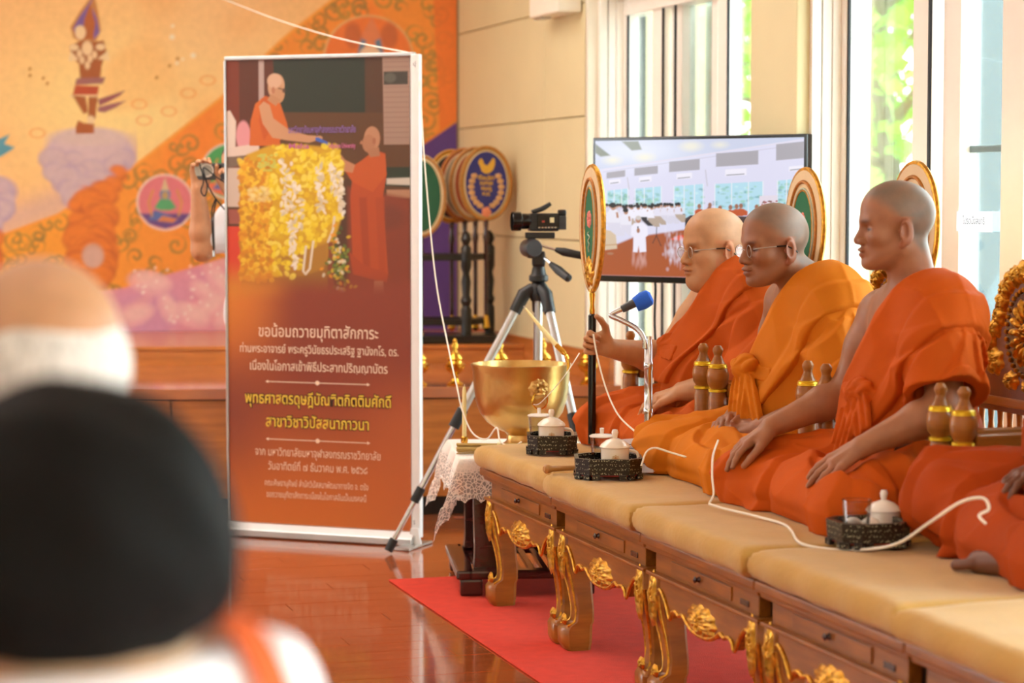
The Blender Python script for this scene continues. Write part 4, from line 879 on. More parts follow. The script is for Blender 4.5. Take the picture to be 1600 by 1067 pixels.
# ------------------------------------------------------------------ lettering
def text(name, body, size, m, parent, loc, rot, width=None, bold=0.0, align='CENTER', label=None, zoff=0.0):
    cu = bpy.data.curves.new(name, 'FONT'); cu.body = body; cu.size = size; cu.align_x = align; cu.resolution_u = 2; cu.offset = bold
    t = bpy.data.objects.new(name, cu); C.objects.link(t)
    bpy.context.view_layer.update(); dg = bpy.context.evaluated_depsgraph_get()
    me = bpy.data.meshes.new_from_object(t.evaluated_get(dg)); bpy.data.objects.remove(t); me.name = name
    n = len(me.vertices); co_ = np.empty(n*3, f32); me.vertices.foreach_get('co', co_); co_ = co_.reshape(-1, 3)
    if width and n:
        w = co_[:, 0].max()-co_[:, 0].min(); co_[:, 0] *= width/w
    co_[:, 2] = zoff; me.vertices.foreach_set('co', co_.ravel())
    me.materials.clear(); o = link(name, me, m, parent, label=label); o.location = loc; o.rotation_euler = rot
    return o
# ------------------------------------------------------------------ mural done; roll-up banner
BA, BB = Vector((1.504, 8.86, 0)), Vector((2.132, 8.366, 0)); bu = (BB-BA); BW = bu.length; bang = math.atan2(bu.y, bu.x)
ban = thing('banner', 'tall printed roll-up banner with two robed figures, flowers and white and yellow lettering', 'banner', (BA+BB)/2, bang)
BZ = 0.938
BH0, BH1 = 0.055, 1.838
grid_plane('print', (-BW/2, 0, BH0), (BW-0.02, 0, 0), (0, 0, BH1-BH0), 236, 600, BAN.c[::-1]*0.86, M['paint'], ban)
MB().box((-0.01, 0.008, (BH0+BH1)/2), (BW-0.02, 0.002, BH1-BH0)).build('backing_sheet', M['white_alu'], ban)
MB().box((0, 0.004, BH1+0.006), (BW, 0.022, 0.016)).build('top_bar', M['alu'], ban, bevel=0.004)
MB().prism([(-0.045, 0.004), (0.045, 0.004), (0.045, 0.03), (0.02, 0.055), (-0.012, 0.055), (-0.045, 0.03)], -BW/2, BW/2, 'yz').build('base_cassette', M['alu'], ban, bevel=0.004)
MB().box((-BW/2+0.002, 0.004, BZ), (0.010, 0.02, 1.796)).build('side_rail', M['alu'], ban, bevel=0.002)
MB().box((BW/2+0.004, 0.004, BZ), (0.034, 0.03, 1.812)).build('side_rail', M['white_alu'], ban, bevel=0.003)
e_ = MB(); e_.prism([(-0.03, 0.0), (0.03, 0.0), (0.018, 0.05), (0.016, 0.07), (-0.016, 0.07), (-0.018, 0.05)], -0.024, -0.016, 'xz', (BW/2+0.004, 0, 0)); e_.build('end_plate', M['white_alu'], ban)
MB().box((BW/2+0.0, -0.03, 0.006), (0.07, 0.22, 0.010)).build('foot', M['alu'], ban, bevel=0.003)
tw = mat('cream_print_ink', '#f3d8bf', 0.6, var=0.0); ty = mat('yellow_print_ink', '#f3cf45', 0.6, var=0.0); tb = mat('dark_print_outline', '#3a2410', 0.6, var=0.0)
def bline(s, u0, u1, yc, size, m, bold=0.0, out=False, nm='lettering'):
    """yc and u in canvas units"""
    x = ((u0+u1)/2/748-0.5)*(BW-0.02)-0.01+0.0; z = BH1-(yc/1900)*(BH1-BH0); w = (u1-u0)/748*(BW-0.02)
    if out: text('lettering_outline', s, size, tb, ban, (x, -0.0012, z), (PI/2, 0, 0), w*1.004, 0.0035+bold)
    text(nm, s, size, m, ban, (x, -0.002, z), (PI/2, 0, 0), w, bold)
bline('ขอน้อมถวายมุทิตาสักการะ', 133, 620, 1130, 0.062, tw, 0.0004)
bline('ท่านพระอาจารย์ พระครูวินัยธรประเสริฐ ฐานังกโร, ดร.', 55, 700, 1196, 0.044, tw, 0.0003)
bline('เนื่องในโอกาสเข้าพิธีประสาทปริญญาบัตร', 96, 656, 1268, 0.048, tw, 0.0003)
bline('พุทธศาสตรดุษฎีบัณฑิตกิตติมศักดิ์', 75, 672, 1405, 0.060, ty, 0.0006, True)
bline('สาขาวิชาวิปัสสนาภาวนา', 162, 582, 1500, 0.060, ty, 0.0006, True)
bline('จาก มหาวิทยาลัยมหาจุฬาลงกรณราชวิทยาลัย', 117, 628, 1620, 0.044, tw)
bline('วันอาทิตย์ที่ ๗ ธันวาคม พ.ศ. ๒๕๖๘', 170, 575, 1678, 0.044, tw)
bline('คณะศิษยานุศิษย์ สำนักวิปัสสนาพัฒนาทางจิต จ. ตรัง', 155, 578, 1744, 0.034, tw)
bline('ขอถวายมุทิตาสักการะเนื่องในโอกาสอันเป็นมงคลนี้', 162, 570, 1792, 0.034, tw)
pp = mat('violet_print_ink', '#8a6aa8', 0.6, var=0); pk_ = mat('pink_print_ink', '#c46a92', 0.6, var=0)
bline('มหาวิทยาลัยมหาจุฬาลงกรณราชวิทยาลัย', 262, 533, 300, 0.036, pp, 0.0006); bline('Maha', 262, 345, 362, 0.026, pk_, 0.0006); bline('vidyalaya University', 425, 533, 362, 0.026, pk_, 0.0006)
for yc in (1315, 1552):
    z = BH1-(yc/1900)*(BH1-BH0); mb = MB()
    x0, x1, xm = [((u/748)-0.5)*(BW-0.02)-0.01 for u in (172, 575, 374)]
    mb.box(((x0+x1)/2, -0.0015, z), (x1-x0, 0.0008, 0.003)); mb.prism([(xm+0.009*math.cos(a), z+0.009*math.sin(a)) for a in np.linspace(0, 2*PI, 12, endpoint=False)], -0.0022, -0.0012, 'xz')
    for x, s_ in ((x0, -1), (x1, 1)): mb.prism([(x+s_*0.012, z), (x, z+0.006), (x, z-0.006)], -0.0022, -0.0012, 'xz')
    mb.build('divider_line', tw, ban)
for zc, s_ in ((1.80, 'ปุ'), (0.085, 'S')): text('stamp', s_, 0.022, M['ink'], ban, (BW/2+0.004, -0.0125 if s_ != 'S' else -0.0255, zc), (PI/2, 0, 0))

# ------------------------------------------------------------------ carving helper
def carved(w, h, d, lobes=9, twist=2.5, rings=9, segs=48, seed=0, edge=0.10, point=0.0):
    V = []; F = []
    for i in range(rings+1):
        r = i/rings
        for j in range(segs):
            a = 2*PI*j/segs; Rr = 1+edge*math.cos(lobes*a+seed)+point*max(0, -math.sin(a))**6
            am = abs(((a+PI/2) % (2*PI))-PI)       # mirror about the vertical
            k = abs(math.sin(lobes*0.5*am+twist*math.sin(3.3*r+seed)*2+seed))**0.6; k2 = abs(math.sin(7.5*r+2.2*math.sin(3*am+seed)))**0.7
            z = d*(1-r**3)*(0.12+0.50*k+0.50*k2)
            V.append((math.cos(a)*r*Rr*w/2, math.sin(a)*r*Rr*h/2, z))
    for i in range(rings):
        for j in range(segs): F.append((i*segs+j, i*segs+(j+1) % segs, (i+1)*segs+(j+1) % segs, (i+1)*segs+j))
    return np.array(V), F
def face_mx(V, c):    # local (a,b,height) -> y, z, -x
    return np.stack([c[0]-V[:, 2], c[1]-V[:, 0], c[2]+V[:, 1]], 1)
# ------------------------------------------------------------------ carved benches
BX, BL, BD = 2.02, 0.76, 0.93
def make_bench(label, y):
    t = thing('bench', label, 'bench', (BX, y, 0.0065), 0, 'row of carved low benches')
    h = BL/2-0.0015
    MB().box((BD/2, 0, 0.4275), (BD, 2*h, 0.026)).build('top', M['teak_y'], t, bevel=0.006)
    mb = MB(); mb.box((BD/2, 0, 0.4075), (BD-0.026, 2*h-0.01, 0.014)); mb.build('upper_moulding', M['teak_y'], t, bevel=0.004)
    MB().box((0.045, 0, 0.373), (0.03, 2*h-0.075, 0.055)).build('frieze', M['teak_y'], t, bevel=0.002)
    MB().box((0.085, 0, 0.372), (0.05, 2*h-0.01, 0.056)).build('recess_shade_block', M['blackwood'], t)  # black block standing in for shade in the recesses between benches
    dr = MB().box((0.0285, 0.02, 0.373), (0.006, 0.40, 0.034)).build('drawer', M['teak_y'], t, bevel=0.002)
    MB().lathe([(0.0, -0.004), (0.008, 0.0), (0.005, 0.006), (0.009, 0.012), (0.0, 0.017)], (0.024, 0.02, 0.375), 10, R=np.array(Matrix.Rotation(-PI/2, 3, 'Y'))).build('knob', M['rosewood'], dr, True)
    MB().box((0.0282, -0.26, 0.366), (0.004, 0.05, 0.014)).build('latch', M['rosewood'], t, bevel=0.001)
    mb = MB(); mb.box((0.05, 0, 0.341), (0.075, 2*h-0.012, 0.010)); mb.build('lower_moulding', M['teak_y'], t, bevel=0.003)
    half = [(0.0, 0.238), (0.06, 0.242), (0.10, 0.256), (0.125, 0.268), (0.15, 0.262), (0.175, 0.268), (0.20, 0.262), (0.215, 0.243), (0.235, 0.268), (0.26, 0.292), (0.285, 0.306), (0.305, 0.300), (0.325, 0.285)]
    sc = [(-a, b) for a, b in half[::-1]]+half[1:]
    def bul(z): return 0.018+0.020*((0.336-z)/0.1)*0
    mb = MB(); mb.prism([(a, b) for a, b in sc]+[(0.36, 0.285), (0.36, 0.336), (-0.36, 0.336), (-0.36, 0.285)], 0.024, 0.048, 'yz'); mb.build('apron', M['teak_y'], t, bevel=0.002, seg=1)
    MB().tube(bez([(0.022, a, b) for a, b in sc], 3), 0.0058, 6).build('gilt_edge', M['gold'], t, True)
    V, F = carved(0.19, 0.080, 0.017, 11, 2.5, 12, 66, 0.3, 0.07); MB().add(face_mx(V, (0.024, 0, 0.275)), F).build('gilt_medallion', M['gold'], t, True, auto=False)
    for sx in (0, 1):
        for sy in (-1, 1):
            zs = [(0.336, 0.088, 0.0), (0.29, 0.084, 0.003), (0.24, 0.072, 0.0), (0.18, 0.060, -0.008), (0.12, 0.056, -0.014), (0.085, 0.060, -0.012), (0.072, 0.078, 0.0), (0.06, 0.086, 0.004), (0.02, 0.084, 0.004), (0.006, 0.074, 0.002), (0.0, 0.070, 0.0)]
            V = []; F = []; cx = 0.062 if sx == 0 else BD-0.062; cy = sy*0.328
            for z, s_, o_ in zs:
                ox = cx+(-o_ if sx == 0 else o_); oy = cy+sy*o_
                q = s_*0.14
                for (u, v) in ((-.5, -.5+.14), (-.5+.14, -.5), (.5-.14, -.5), (.5, -.5+.14), (.5, .5-.14), (.5-.14, .5), (-.5+.14, .5), (-.5, .5-.14)): V.append((ox+u*s_, oy+v*s_, z))
            k = len(zs)
            for i in range(k-1):
                for j in range(8): F.append((i*8+j, i*8+(j+1) % 8, (i+1)*8+(j+1) % 8, (i+1)*8+j))
            F += [tuple(range(8)), tuple(range((k-1)*8, k*8))[::-1]]
            lg = MB().add(V, F).build('leg', M['teak'], t, True)
            if sx == 0:
                for e in (-1, 1):
                    P_ = [(cx-o_-s_*0.5+0.002, cy+sy*o_+e*(s_*0.5-0.010), z) for z, s_, o_ in zs[1:7]]
                    MB().tube(bez(P_, 3), np.linspace(0.0062, 0.0048, 16), 6).build('gilt_line', M['gold'], lg, True)
                V, F = carved(0.060, 0.125, 0.013, 7, 2.0, 9, 40, 0.9+sy*0.2, 0.09, 0.35); MB().add(face_mx(V, (cx-0.042, cy, 0.285)), F).build('gilt_capital', M['gold'], lg, True, auto=False)
                V, F = carved(0.040, 0.036, 0.010, 6, 1.5, 6, 30, 0.2, 0.08); MB().add(face_mx(V, (cx-0.036, cy, 0.088)), F).build('gilt_scroll', M['gold'], lg, True, auto=False)
    return t
BY = [7.10-BL*(k+0.5) for k in range(5)]
bl = ['carved wooden bench with gilt legs at the far end, beside the lace-covered table', 'carved wooden bench second from the lace-covered table, joined legs with gilt capitals', 'carved wooden bench third from the lace-covered table, under the younger shaven person', 'carved wooden bench fourth from the lace-covered table, under the lower-right tray', 'carved wooden bench at the lower right corner, nearest of the row']
b0 = make_bench(bl[0], BY[0])
for k in (1, 2, 3, 4): dup(b0, (BX, BY[k], 0.0065), label=bl[k])
# cushions
def make_cushion(y, label, sd):
    nx, ny = 30, 26; w, l, z0, hh = 0.90, BL-0.006, 0.4475, 0.071
    V = []; F = []
    def pt(u, v, top):
        x = u*w; yy = (v-0.5)*l; ex = min(u, 1-u)*w; ey = min(v, 1-v)*l; e = min(ex, ey)
        r = 0.028; s_ = min(1, e/r); rz_ = hh*0.5*(1-(1-math.sqrt(max(0, 1-(1-s_)**2)))*0.85)
        q = np.array([[x, yy, sd]], f32); n_ = float(noise(q, 9, sd % 7)[0])*0.0035+float(noise(q, 23, 2)[0])*0.0014
        return (x+0.004*math.sin(yy*31+sd)*(1 if u < 0.1 else 0), yy, hh/2+(rz_+n_ if top else -rz_))
    for top in (1, 0):
        for i in range(nx+1):
            for j in range(ny+1):
                uu = 0.5-0.5*math.cos(PI*i/nx); vv = 0.5-0.5*math.cos(PI*j/ny); V.append(pt(uu, vv, top))
    n0 = (nx+1)*(ny+1)
    for i in range(nx):
        for j in range(ny):
            a = i*(ny+1)+j; F.append((a, a+ny+1, a+ny+2, a+1)); F.append((n0+a, n0+a+1, n0+a+ny+2, n0+a+ny+1))
    for i in range(nx):
        for j in (0, ny): a = i*(ny+1)+j; F.append((a, a+ny+1, n0+a+ny+1, n0+a))
    for j in range(ny):
        for i in (0, nx): a = i*(ny+1)+j; F.append((a, a+1, n0+a+1, n0+a))
    o = MB().add(V, F).build('cushion', M['cushion'], None, True); o.location = (1.995+0.006*math.sin(sd*2), y, z0)
    return setprops(o, label, 'cushion', 'mustard cushions on the benches')
cl = ['mustard cloth cushion on the far-end bench, carrying the first dark tray', 'mustard cloth cushion second from the far end, under mallet and lidded mug', 'mustard cloth cushion third from the far end, under the younger shaven person', 'mustard cloth cushion at right, under the tray with the water glass', 'mustard cloth cushion cut off by the lower right corner']
for k in range(5): make_cushion(BY[k], cl[k], k+1)
# ------------------------------------------------------------------ legless chairs on the benches
def make_chair(label, y):
    t = thing('floor_chair', label, 'chair', (2.515, y, SEAT+0.004), 0, 'legless carved chairs along the bench row')
    for sy in (-1, 1):
        p = MB().lathe([(0.024, 0.0), (0.026, 0.01), (0.026, 0.205), (0.022, 0.222)], (0, sy*0.322, 0), 18).build('post', M['teak'], t, True)
        MB().lathe([(0.020, 0.229), (0.030, 0.245), (0.033, 0.268), (0.030, 0.286), (0.026, 0.292)], (0, sy*0.322, 0), 18).build('bulb', M['teak'], p, True)
        MB().lathe([(0.024, 0.303), (0.018, 0.312), (0.012, 0.326), (0.012, 0.332), (0.0155, 0.340), (0.0155, 0.348), (0.009, 0.357), (0, 0.358)], (0, sy*0.322, 0), 18).build('finial', M['teak'], p, True)
        MB().lathe([(0.022, 0.220), (0.0275, 0.222), (0.0275, 0.229), (0.022, 0.231)], (0, sy*0.322, 0), 18).build('gilt_band', M['goldpaint'], p, True)
        MB().lathe([(0.024, 0.290), (0.029, 0.292), (0.0275, 0.2955), (0.0285, 0.297), (0.0265, 0.3005), (0.027, 0.302), (0.022, 0.305)], (0, sy*0.322, 0), 18).build('gilt_band', M['goldpaint'], p, True)
        ar = MB().box((0.21, sy*0.322, 0.225), (0.37, 0.045, 0.042)).build('arm_rail', M['teak'], t, bevel=0.008)
        for k in range(4): MB().lathe([(0.010, 0.0), (0.014, 0.05), (0.008, 0.09), (0.015, 0.13), (0.009, 0.18), (0.010, 0.205)], (0.09+k*0.075, sy*0.322, 0), 10).build('spindle', M['teak'], t, True)
        R_ = np.array(Matrix.Rotation(PI/2, 3, 'X')); MB().lathe([(0.0, -0.03), (0.03, -0.03), (0.038, -0.022), (0.038, 0.022), (0.03, 0.03), (0, 0.03)], (0.075, sy*0.285, 0.15), 16, R_).build('arm_scroll', M['teak'], t, True)
    MB().box((0.39, 0, 0.02), (0.035, 0.66, 0.04)).build('lower_rail', M['teak'], t, bevel=0.006); MB().box((0.39, 0, 0.262), (0.035, 0.60, 0.024)).build('mid_rail', M['teak'], t, bevel=0.005)
    for k in range(12):
        s_ = MB().lathe([(0.008, 0.04), (0.012, 0.075), (0.007, 0.11), (0.0125, 0.155), (0.007, 0.205), (0.010, 0.25)], (0.39, -0.275+k*0.05, 0), 10).build('back_spindle', M['teak'], t, True)
        MB().lathe([(0.0068, 0.125), (0.0128, 0.13), (0.0128, 0.137), (0.0068, 0.142)], (0.39, -0.275+k*0.05, 0), 10).build('gilt_band', M['goldpaint'], s_, True)
    out = bez([(-0.30, 0.27), (-0.31, 0.36), (-0.27, 0.43), (-0.21, 0.46), (-0.165, 0.52), (-0.135, 0.59), (-0.08, 0.625), (0, 0.645), (0.08, 0.625), (0.135, 0.59), (0.165, 0.52), (0.21, 0.46), (0.27, 0.43), (0.31, 0.36), (0.30, 0.27)], 4)
    MB().prism([tuple(p) for p in out], 0.375, 0.400, 'yz').build('back_board', M['leather'], t, bevel=0.003, seg=1)
    cv = MB()
    for i, p in enumerate(out[2:-2:2]):
        V, F = carved(0.062, 0.062, 0.020, 5, 1.6, 6, 26, i*0.7, 0.12); cv.add(face_mx(V, (0.376, -p[0], p[1])), F)
    for (a, b, w_, h_) in ((0.19, 0.40, 0.10, 0.075), (-0.19, 0.40, 0.10, 0.075), (0.10, 0.355, 0.08, 0.05), (-0.10, 0.355, 0.08, 0.05), (0, 0.345, 0.10, 0.05), (0, 0.628, 0.10, 0.05)):
        V, F = carved(w_, h_, 0.018, 7, 2.0, 8, 36, a*9, 0.1); cv.add(face_mx(V, (0.376, a, b)), F)
    cv.build('gilt_carving', M['gold'], t, True, auto=False)
    wz = 0.482
    MB().prism([(0.112*math.cos(a), wz+0.118*math.sin(a)) for a in np.linspace(0, 2*PI, 40, endpoint=False)], 0.362, 0.376, 'yz').build('wheel_disc', M['rosewood'], t)
    for k in range(16):
        a = 2*PI*k/16; R2 = np.array(Matrix.Rotation(a, 3, 'X'))
        V, F = carved(0.020, 0.056, 0.014, 3, 0.5, 4, 14, 0.0, 0.05); Vv = face_mx(V, (0, 0, 0)); Vv[:, 2] += 0.062; Vv = Vv@R2.T; Vv[:, 2] *= 1.05
        MB().add(Vv+np.array([0.362, 0, wz]), F).build('wheel_petal', M['gold'], t, True, auto=False)
    bd = MB()
    for k in range(36): a = 2*PI*k/36; bd.ball((0.360, 0.106*math.cos(a), wz+0.112*math.sin(a)), 0.007, 6, 4)
    o = bd.build('bead_ring', M['gold'], t, True); o['kind'] = 'stuff'
    V, F = carved(0.06, 0.06, 0.022, 8, 1.0, 6, 32, 0.4, 0.06); MB().add(face_mx(V, (0.362, 0, wz)), F).build('wheel_hub', M['gold'], t, True, auto=False)
    for o in t.children:
        if o.name.split('.')[0] in ('back_board', 'gilt_carving', 'wheel_disc', 'wheel_petal', 'bead_ring', 'wheel_hub'): o.location = (0.045, 0, -0.035)
        if o.name.split('.')[0] in ('back_spindle', 'mid_rail', 'lower_rail'): o.location = (0.04, 0, 0)
    return t
ch = make_chair('carved gilt-wheel chair of the heavy spectacled person, farthest along the bench', BY[0])
for k, lb in ((1, 'carved chair behind the clasped-hands person in yellow-orange robes'), (2, 'carved chair with gilt wheel back visible right of the younger shaven person'), (3, 'carved chair at the right edge behind the rust-orange knee, mostly out of frame')): dup(ch, (2.515, BY[k], SEAT+0.004), label=lb)
# ------------------------------------------------------------------ ceremonial fans
def oval(n, w, h, inset=0.0): return [((w/2-inset)*math.cos(a), (h/2-inset)*(math.sin(a)) + 0.0) for a in np.linspace(0, 2*PI, n, endpoint=False)]
def eggy(p, h): return (p[0]*(1+0.10*p[1]/(h/2)-0.10*max(0, -p[1]/(h/2))**2), p[1])
def make_fan(label, loc, rz, shaft, w=0.27, h=0.395, tilt=0.0, group=None, inner='green_cloth', face='cream_cloth'):
    """blade faces local -x, origin at the shaft foot"""
    t = thing('ceremonial_fan', label, 'fan', loc, rz, group); t.rotation_euler = (tilt, 0, rz); zc = shaft+h/2-0.01
    pr = lambda inset: [(a, b+zc) for a, b in [eggy(p, h) for p in oval(44, w, h, inset)]]
    MB().prism(pr(0.004), -0.008, 0.008, 'yz').build('blade', M[face], t, bevel=0.003, seg=1)
    MB().tube([(0, a, b) for a, b in pr(0.002)], 0.008, 6, closed=True).build('gilt_rim', M['gold'], t, True)
    MB().tube([(-0.009, a, b) for a, b in pr(0.042)], 0.006, 6, closed=True).build('braid', M['ochre'], t, True)
    MB().tube([(-0.009, a, b) for a, b in pr(0.064)], 0.0035, 6, closed=True).build('silver_braid', M['silver_thread'], t, True)
    MB().prism(pr(0.070), -0.0105, -0.008, 'yz').build('inner_panel', M[inner], t)
    MB().tube([(-0.010, a, b) for a, b in pr(0.070)], 0.003, 6, closed=True).build('inner_braid', M['gold'], t, True)
    em = MB()
    for k in range(7): a = 2*PI*k/7; V, F = carved(0.022, 0.026, 0.004, 5, 1, 4, 14, k); em.add(face_mx(V, (-0.0105, 0.012*math.cos(a), zc+0.03+0.016*math.sin(a))), F)
    em.build('flower_emblem', M['pink_thread'], t, True, auto=False)
    MB().tube([(-0.012, 0.012*math.sin(q*2.2)*(1-q/9), zc-0.01-q*0.008) for q in np.linspace(0, 8, 24)], 0.0022, 5).build('stem_embroidery', M['silver_thread'], t, True)
    V, F = carved(0.09, 0.10, 0.012, 7, 2.2, 8, 36, 0.5, 0.12); MB().add(face_mx(V, (-0.008, 0, shaft+0.055)), F).build('gilt_finial', M['gold'], t, True, auto=False)
    MB().lathe([(0.008, shaft-0.085), (0.0095, shaft-0.07), (0.007, shaft-0.05), (0.010, shaft-0.02), (0.006, shaft+0.02)], (0, 0, 0), 12).build('ferrule', M['brass'], t, True)
    MB().lathe([(0.013, 0.0), (0.013, shaft-0.085), (0.008, shaft-0.08)], (0, 0, 0), 12).build('shaft', M['gloss_black'], t, True)
    return t
make_fan('green and cream ceremonial fan held upright in the heavy person\'s hand', (2.345, 6.93, SEAT+0.01), -0.02, 0.495, w=0.235, h=0.40, group=None)
GF = 'ceremonial fans behind the chairs'
make_fan('green and cream ceremonial fan behind the clasped-hands person, in front of the television edge', (3.02, 6.80, 0.0), 0, 1.02, w=0.29, group=GF)
make_fan('cream ceremonial fan behind the younger shaven person\'s head, against the window', (3.02, 6.03, 0.0), 0, 1.03, w=0.29, group=GF)
# fans in the black rack: flat embroidered ovals
def rack_fan(label, c, rz, w, h, rim, fill, blue=False):
    t = thing('ceremonial_fan', label, 'fan', c, rz, 'fans stored in the black rack')
    pr = lambda i: oval(40, w, h, i)
    MB().prism(pr(0.003), -0.007, 0.007, 'xz').build('blade', mat(label.split()[0]+'_fan_cloth', rim, 0.6), t, bevel=0.002, seg=1)
    MB().tube([(a, -0.007, b) for a, b in pr(0.012)], 0.006, 6, closed=True).build('gilt_rim', M['ochre'], t, True)
    MB().tube([(a, -0.008, b) for a, b in pr(0.030)], 0.003, 6, closed=True).build('inner_braid', M['cream_cloth'], t, True)
    MB().prism(pr(0.032), -0.0105, -0.007, 'xz').build('inner_panel', mat(label.split()[0]+'_panel_cloth', fill, 0.7), t)
    if blue:
        g = mat('gold_embroidery', '#d8a83a', 0.45, metal=0.3)
        MB().prism([(a*1.15, b*1.25-0.016) for a, b in ((-0.034, 0.092), (-0.029, 0.104), (-0.020, 0.108), (-0.013, 0.100), (-0.010, 0.088), (0.003, 0.080), (0.014, 0.092), (0.028, 0.110), (0.036, 0.104), (0.036, 0.084), (0.028, 0.064), (0.012, 0.052), (-0.006, 0.050), (-0.020, 0.060), (-0.026, 0.078))], -0.012, -0.010, 'xz').build('bird_emblem', g, t)
        for sd in (-1, 1):
            for k in range(7):
                a = -1.15+k*0.30; V, F = carved(0.032, 0.026, 0.004, 5, 1, 4, 14, k*sd); MB().add(np.stack([V[:, 0]+sd*0.072*math.cos(a), -0.0105-V[:, 2], V[:, 1]-0.02+0.092*math.sin(a)], 1), F).build('leaf_embroidery', mat('pale_gold_embroidery', '#c99a62', 0.5) if k+sd == -1 else bpy.data.materials.get('pale_gold_embroidery') or g, t, True, auto=False)
        V, F = carved(0.045, 0.05, 0.004, 5, 1, 4, 20, 0.2); MB().add(np.stack([V[:, 0], -0.0105-V[:, 2], V[:, 1]-0.135], 1), F).build('flower_embroidery', mat('coral_embroidery', '#d9825a', 0.6), t, True, auto=False)
        for k, s_ in enumerate(('ที่ระลึก', 'งานพัดยศ', 'พระครู', 'พ.ศ.')): text('lettering', s_, 0.028, g, t, (0, -0.0125, 0.018-k*0.025), (PI/2, 0, 0), 0.075-0.012*k, 0.0008)
    MB().lathe([(0.010, -h/2-0.50), (0.011, -h/2-0.1), (0.016, -h/2-0.07), (0.010, -h/2-0.04), (0.014, -h/2+0.01)], (0, 0, 0), 10).build('shaft', M['rosewood'], t, True)
    MB().lathe([(0.0, -h/2-0.52), (0.02, -h/2-0.50), (0.014, -h/2-0.46), (0.010, -h/2-0.44)], (0, 0, 0), 10).build('ferrule', M['brass'], t, True)
    return t
def st(s, n, z): return SO+SE*s+SN*n+Vector((0, 0, z))
fy = SA+0.05
rack_fan('blue oval fan with gold bird emblem, front of the black rack', st(0.815, 1.46, 1.375), fy, 0.262, 0.365, '#a88a4a', '#2b2c6e', True)
rack_fan('red and cream oval fan just behind the blue one in the rack', st(0.770, 1.53, 1.372), fy, 0.262, 0.365, '#b9986a', '#a8542e')
rack_fan('silver-grey oval fan third behind the blue one in the rack', st(0.725, 1.60, 1.368), fy, 0.262, 0.365, '#b0603a', '#9a8a72')
rack_fan('yellow-rimmed dark oval fan, last behind the blue one in the rack', st(0.668, 1.68, 1.362), fy, 0.262, 0.365, '#d8a428', '#3a3020')
rack_fan('green-centred cream fan half hidden by the banner edge', st(0.505, 1.44, 1.315), fy, 0.25, 0.40, '#d8c49a', '#1f5a3c')
rk = thing('fan_rack', 'black turned-wood rack holding the ceremonial fans on the stage step', 'rack', st(0.53, 1.5, 0.622), SA)
tp_ = [(0.026, 0), (0.026, 0.16), (0.018, 0.175), (0.028, 0.20), (0.018, 0.225), (0.024, 0.29), (0.016, 0.33), (0.026, 0.36), (0.026, 0.45), (0.014, 0.465), (0.026, 0.49), (0.018, 0.515), (0.006, 0.53), (0, 0.532)]
for (x, y) in ((-0.22, -0.10), (0.185, -0.10), (-0.10, 0.12), (0.315, 0.12)): MB().lathe(tp_, (x, y, 0), 14).build('post', M['blackwood'], rk, True)
for z in (0.10, 0.405): 
    MB().box((-0.02, -0.10, z), (0.41, 0.03, 0.03)).build('rail', M['blackwood'], rk, bevel=0.003); MB().box((0.11, 0.12, z), (0.42, 0.03, 0.03)).build('rail', M['blackwood'], rk, bevel=0.003)
    for x, x2 in ((-0.22, -0.10), (0.185, 0.315)): MB().box(((x+x2)/2, 0.01, z), (0.25, 0.03, 0.03), math.atan2(0.22, x2-x)).build('rail', M['blackwood'], rk, bevel=0.003)
MB().box((0.048, 0.01, 0.02), (0.60, 0.30, 0.036)).build('base', M['blackwood'], rk, bevel=0.004)
# golden offering vessels along the stage edge
gp = [(0.0, 0.0), (0.034, 0.0), (0.036, 0.008), (0.020, 0.018), (0.014, 0.030), (0.018, 0.038), (0.012, 0.044), (0.030, 0.055), (0.043, 0.072), (0.045, 0.088), (0.036, 0.092), (0.030, 0.104), (0.036, 0.112), (0.026, 0.128), (0.012, 0.138), (0.010, 0.150), (0.014, 0.168), (0.008, 0.180), (0.010, 0.186), (0.0, 0.197)]
g0 = None
for s_, lb in ((0.412, 'gold spired vessel half hidden behind the banner pole'), (0.562, 'gold spired vessel left of the brass bowl, by the white thread'), (0.750, 'gold spired vessel whose tip shows above the bowl rim at left'), (0.930, 'gold spired vessel behind the bowl beside the right tripod leg'), (1.118, 'gold spired vessel behind the held fan\'s black shaft')):
    if g0 is None:
        g0 = thing('gold_vessel', lb, 'vessel', st(s_, 0.07, 0.5325), SA, 'gold vessels along the stage edge'); MB().lathe(gp[:10], (0, 0, 0), 24).build('bowl', M['brass'], g0, True); MB().lathe(gp[9:], (0, 0, 0), 24).build('spired_lid', M['brass'], g0, True)
    else: dup(g0, st(s_, 0.07, 0.5325), label=lb)
# ------------------------------------------------------------------ lace table with the holy-water bowl
LT = thing('side_table', 'dark rosewood side table with scrolled legs under a white lace cloth', 'table', (2.265, 7.462, 0.0065), -0.20)
MB().box((0, 0, 0.440), (0.43, 0.58, 0.028)).build('tabletop', M['rosewood'], LT, bevel=0.006)
MB().box((0, 0, 0.405), (0.38, 0.52, 0.045)).build('apron', M['rosewood'], LT, bevel=0.004)
prof = bez([(0.40, -0.048, 0.048), (0.34, -0.058, 0.052), (0.27, -0.075, 0.052), (0.20, -0.070, 0.05), (0.14, -0.052, 0.048), (0.10, -0.058, 0.052), (0.085, -0.06, 0.055)], 4)
for sx in (-1, 1):
    for sy in (-1, 1):
        poly = [(p[1], p[0]) for p in prof]+[(p[2]*0.75, p[0]) for p in prof[::-1]]
        mb = MB(); mb.prism([(a*(-sx)*-1, b) for a, b in poly], -0.03, 0.03, 'xz', (sx*0.135, sy*0.225, 0)); mb.build('leg', M['rosewood'], LT, bevel=0.007)
        MB().box((sx*0.185, sy*0.255, 0.028), (0.075, 0.075, 0.056)).build('foot', M['rosewood'], LT, bevel=0.008)
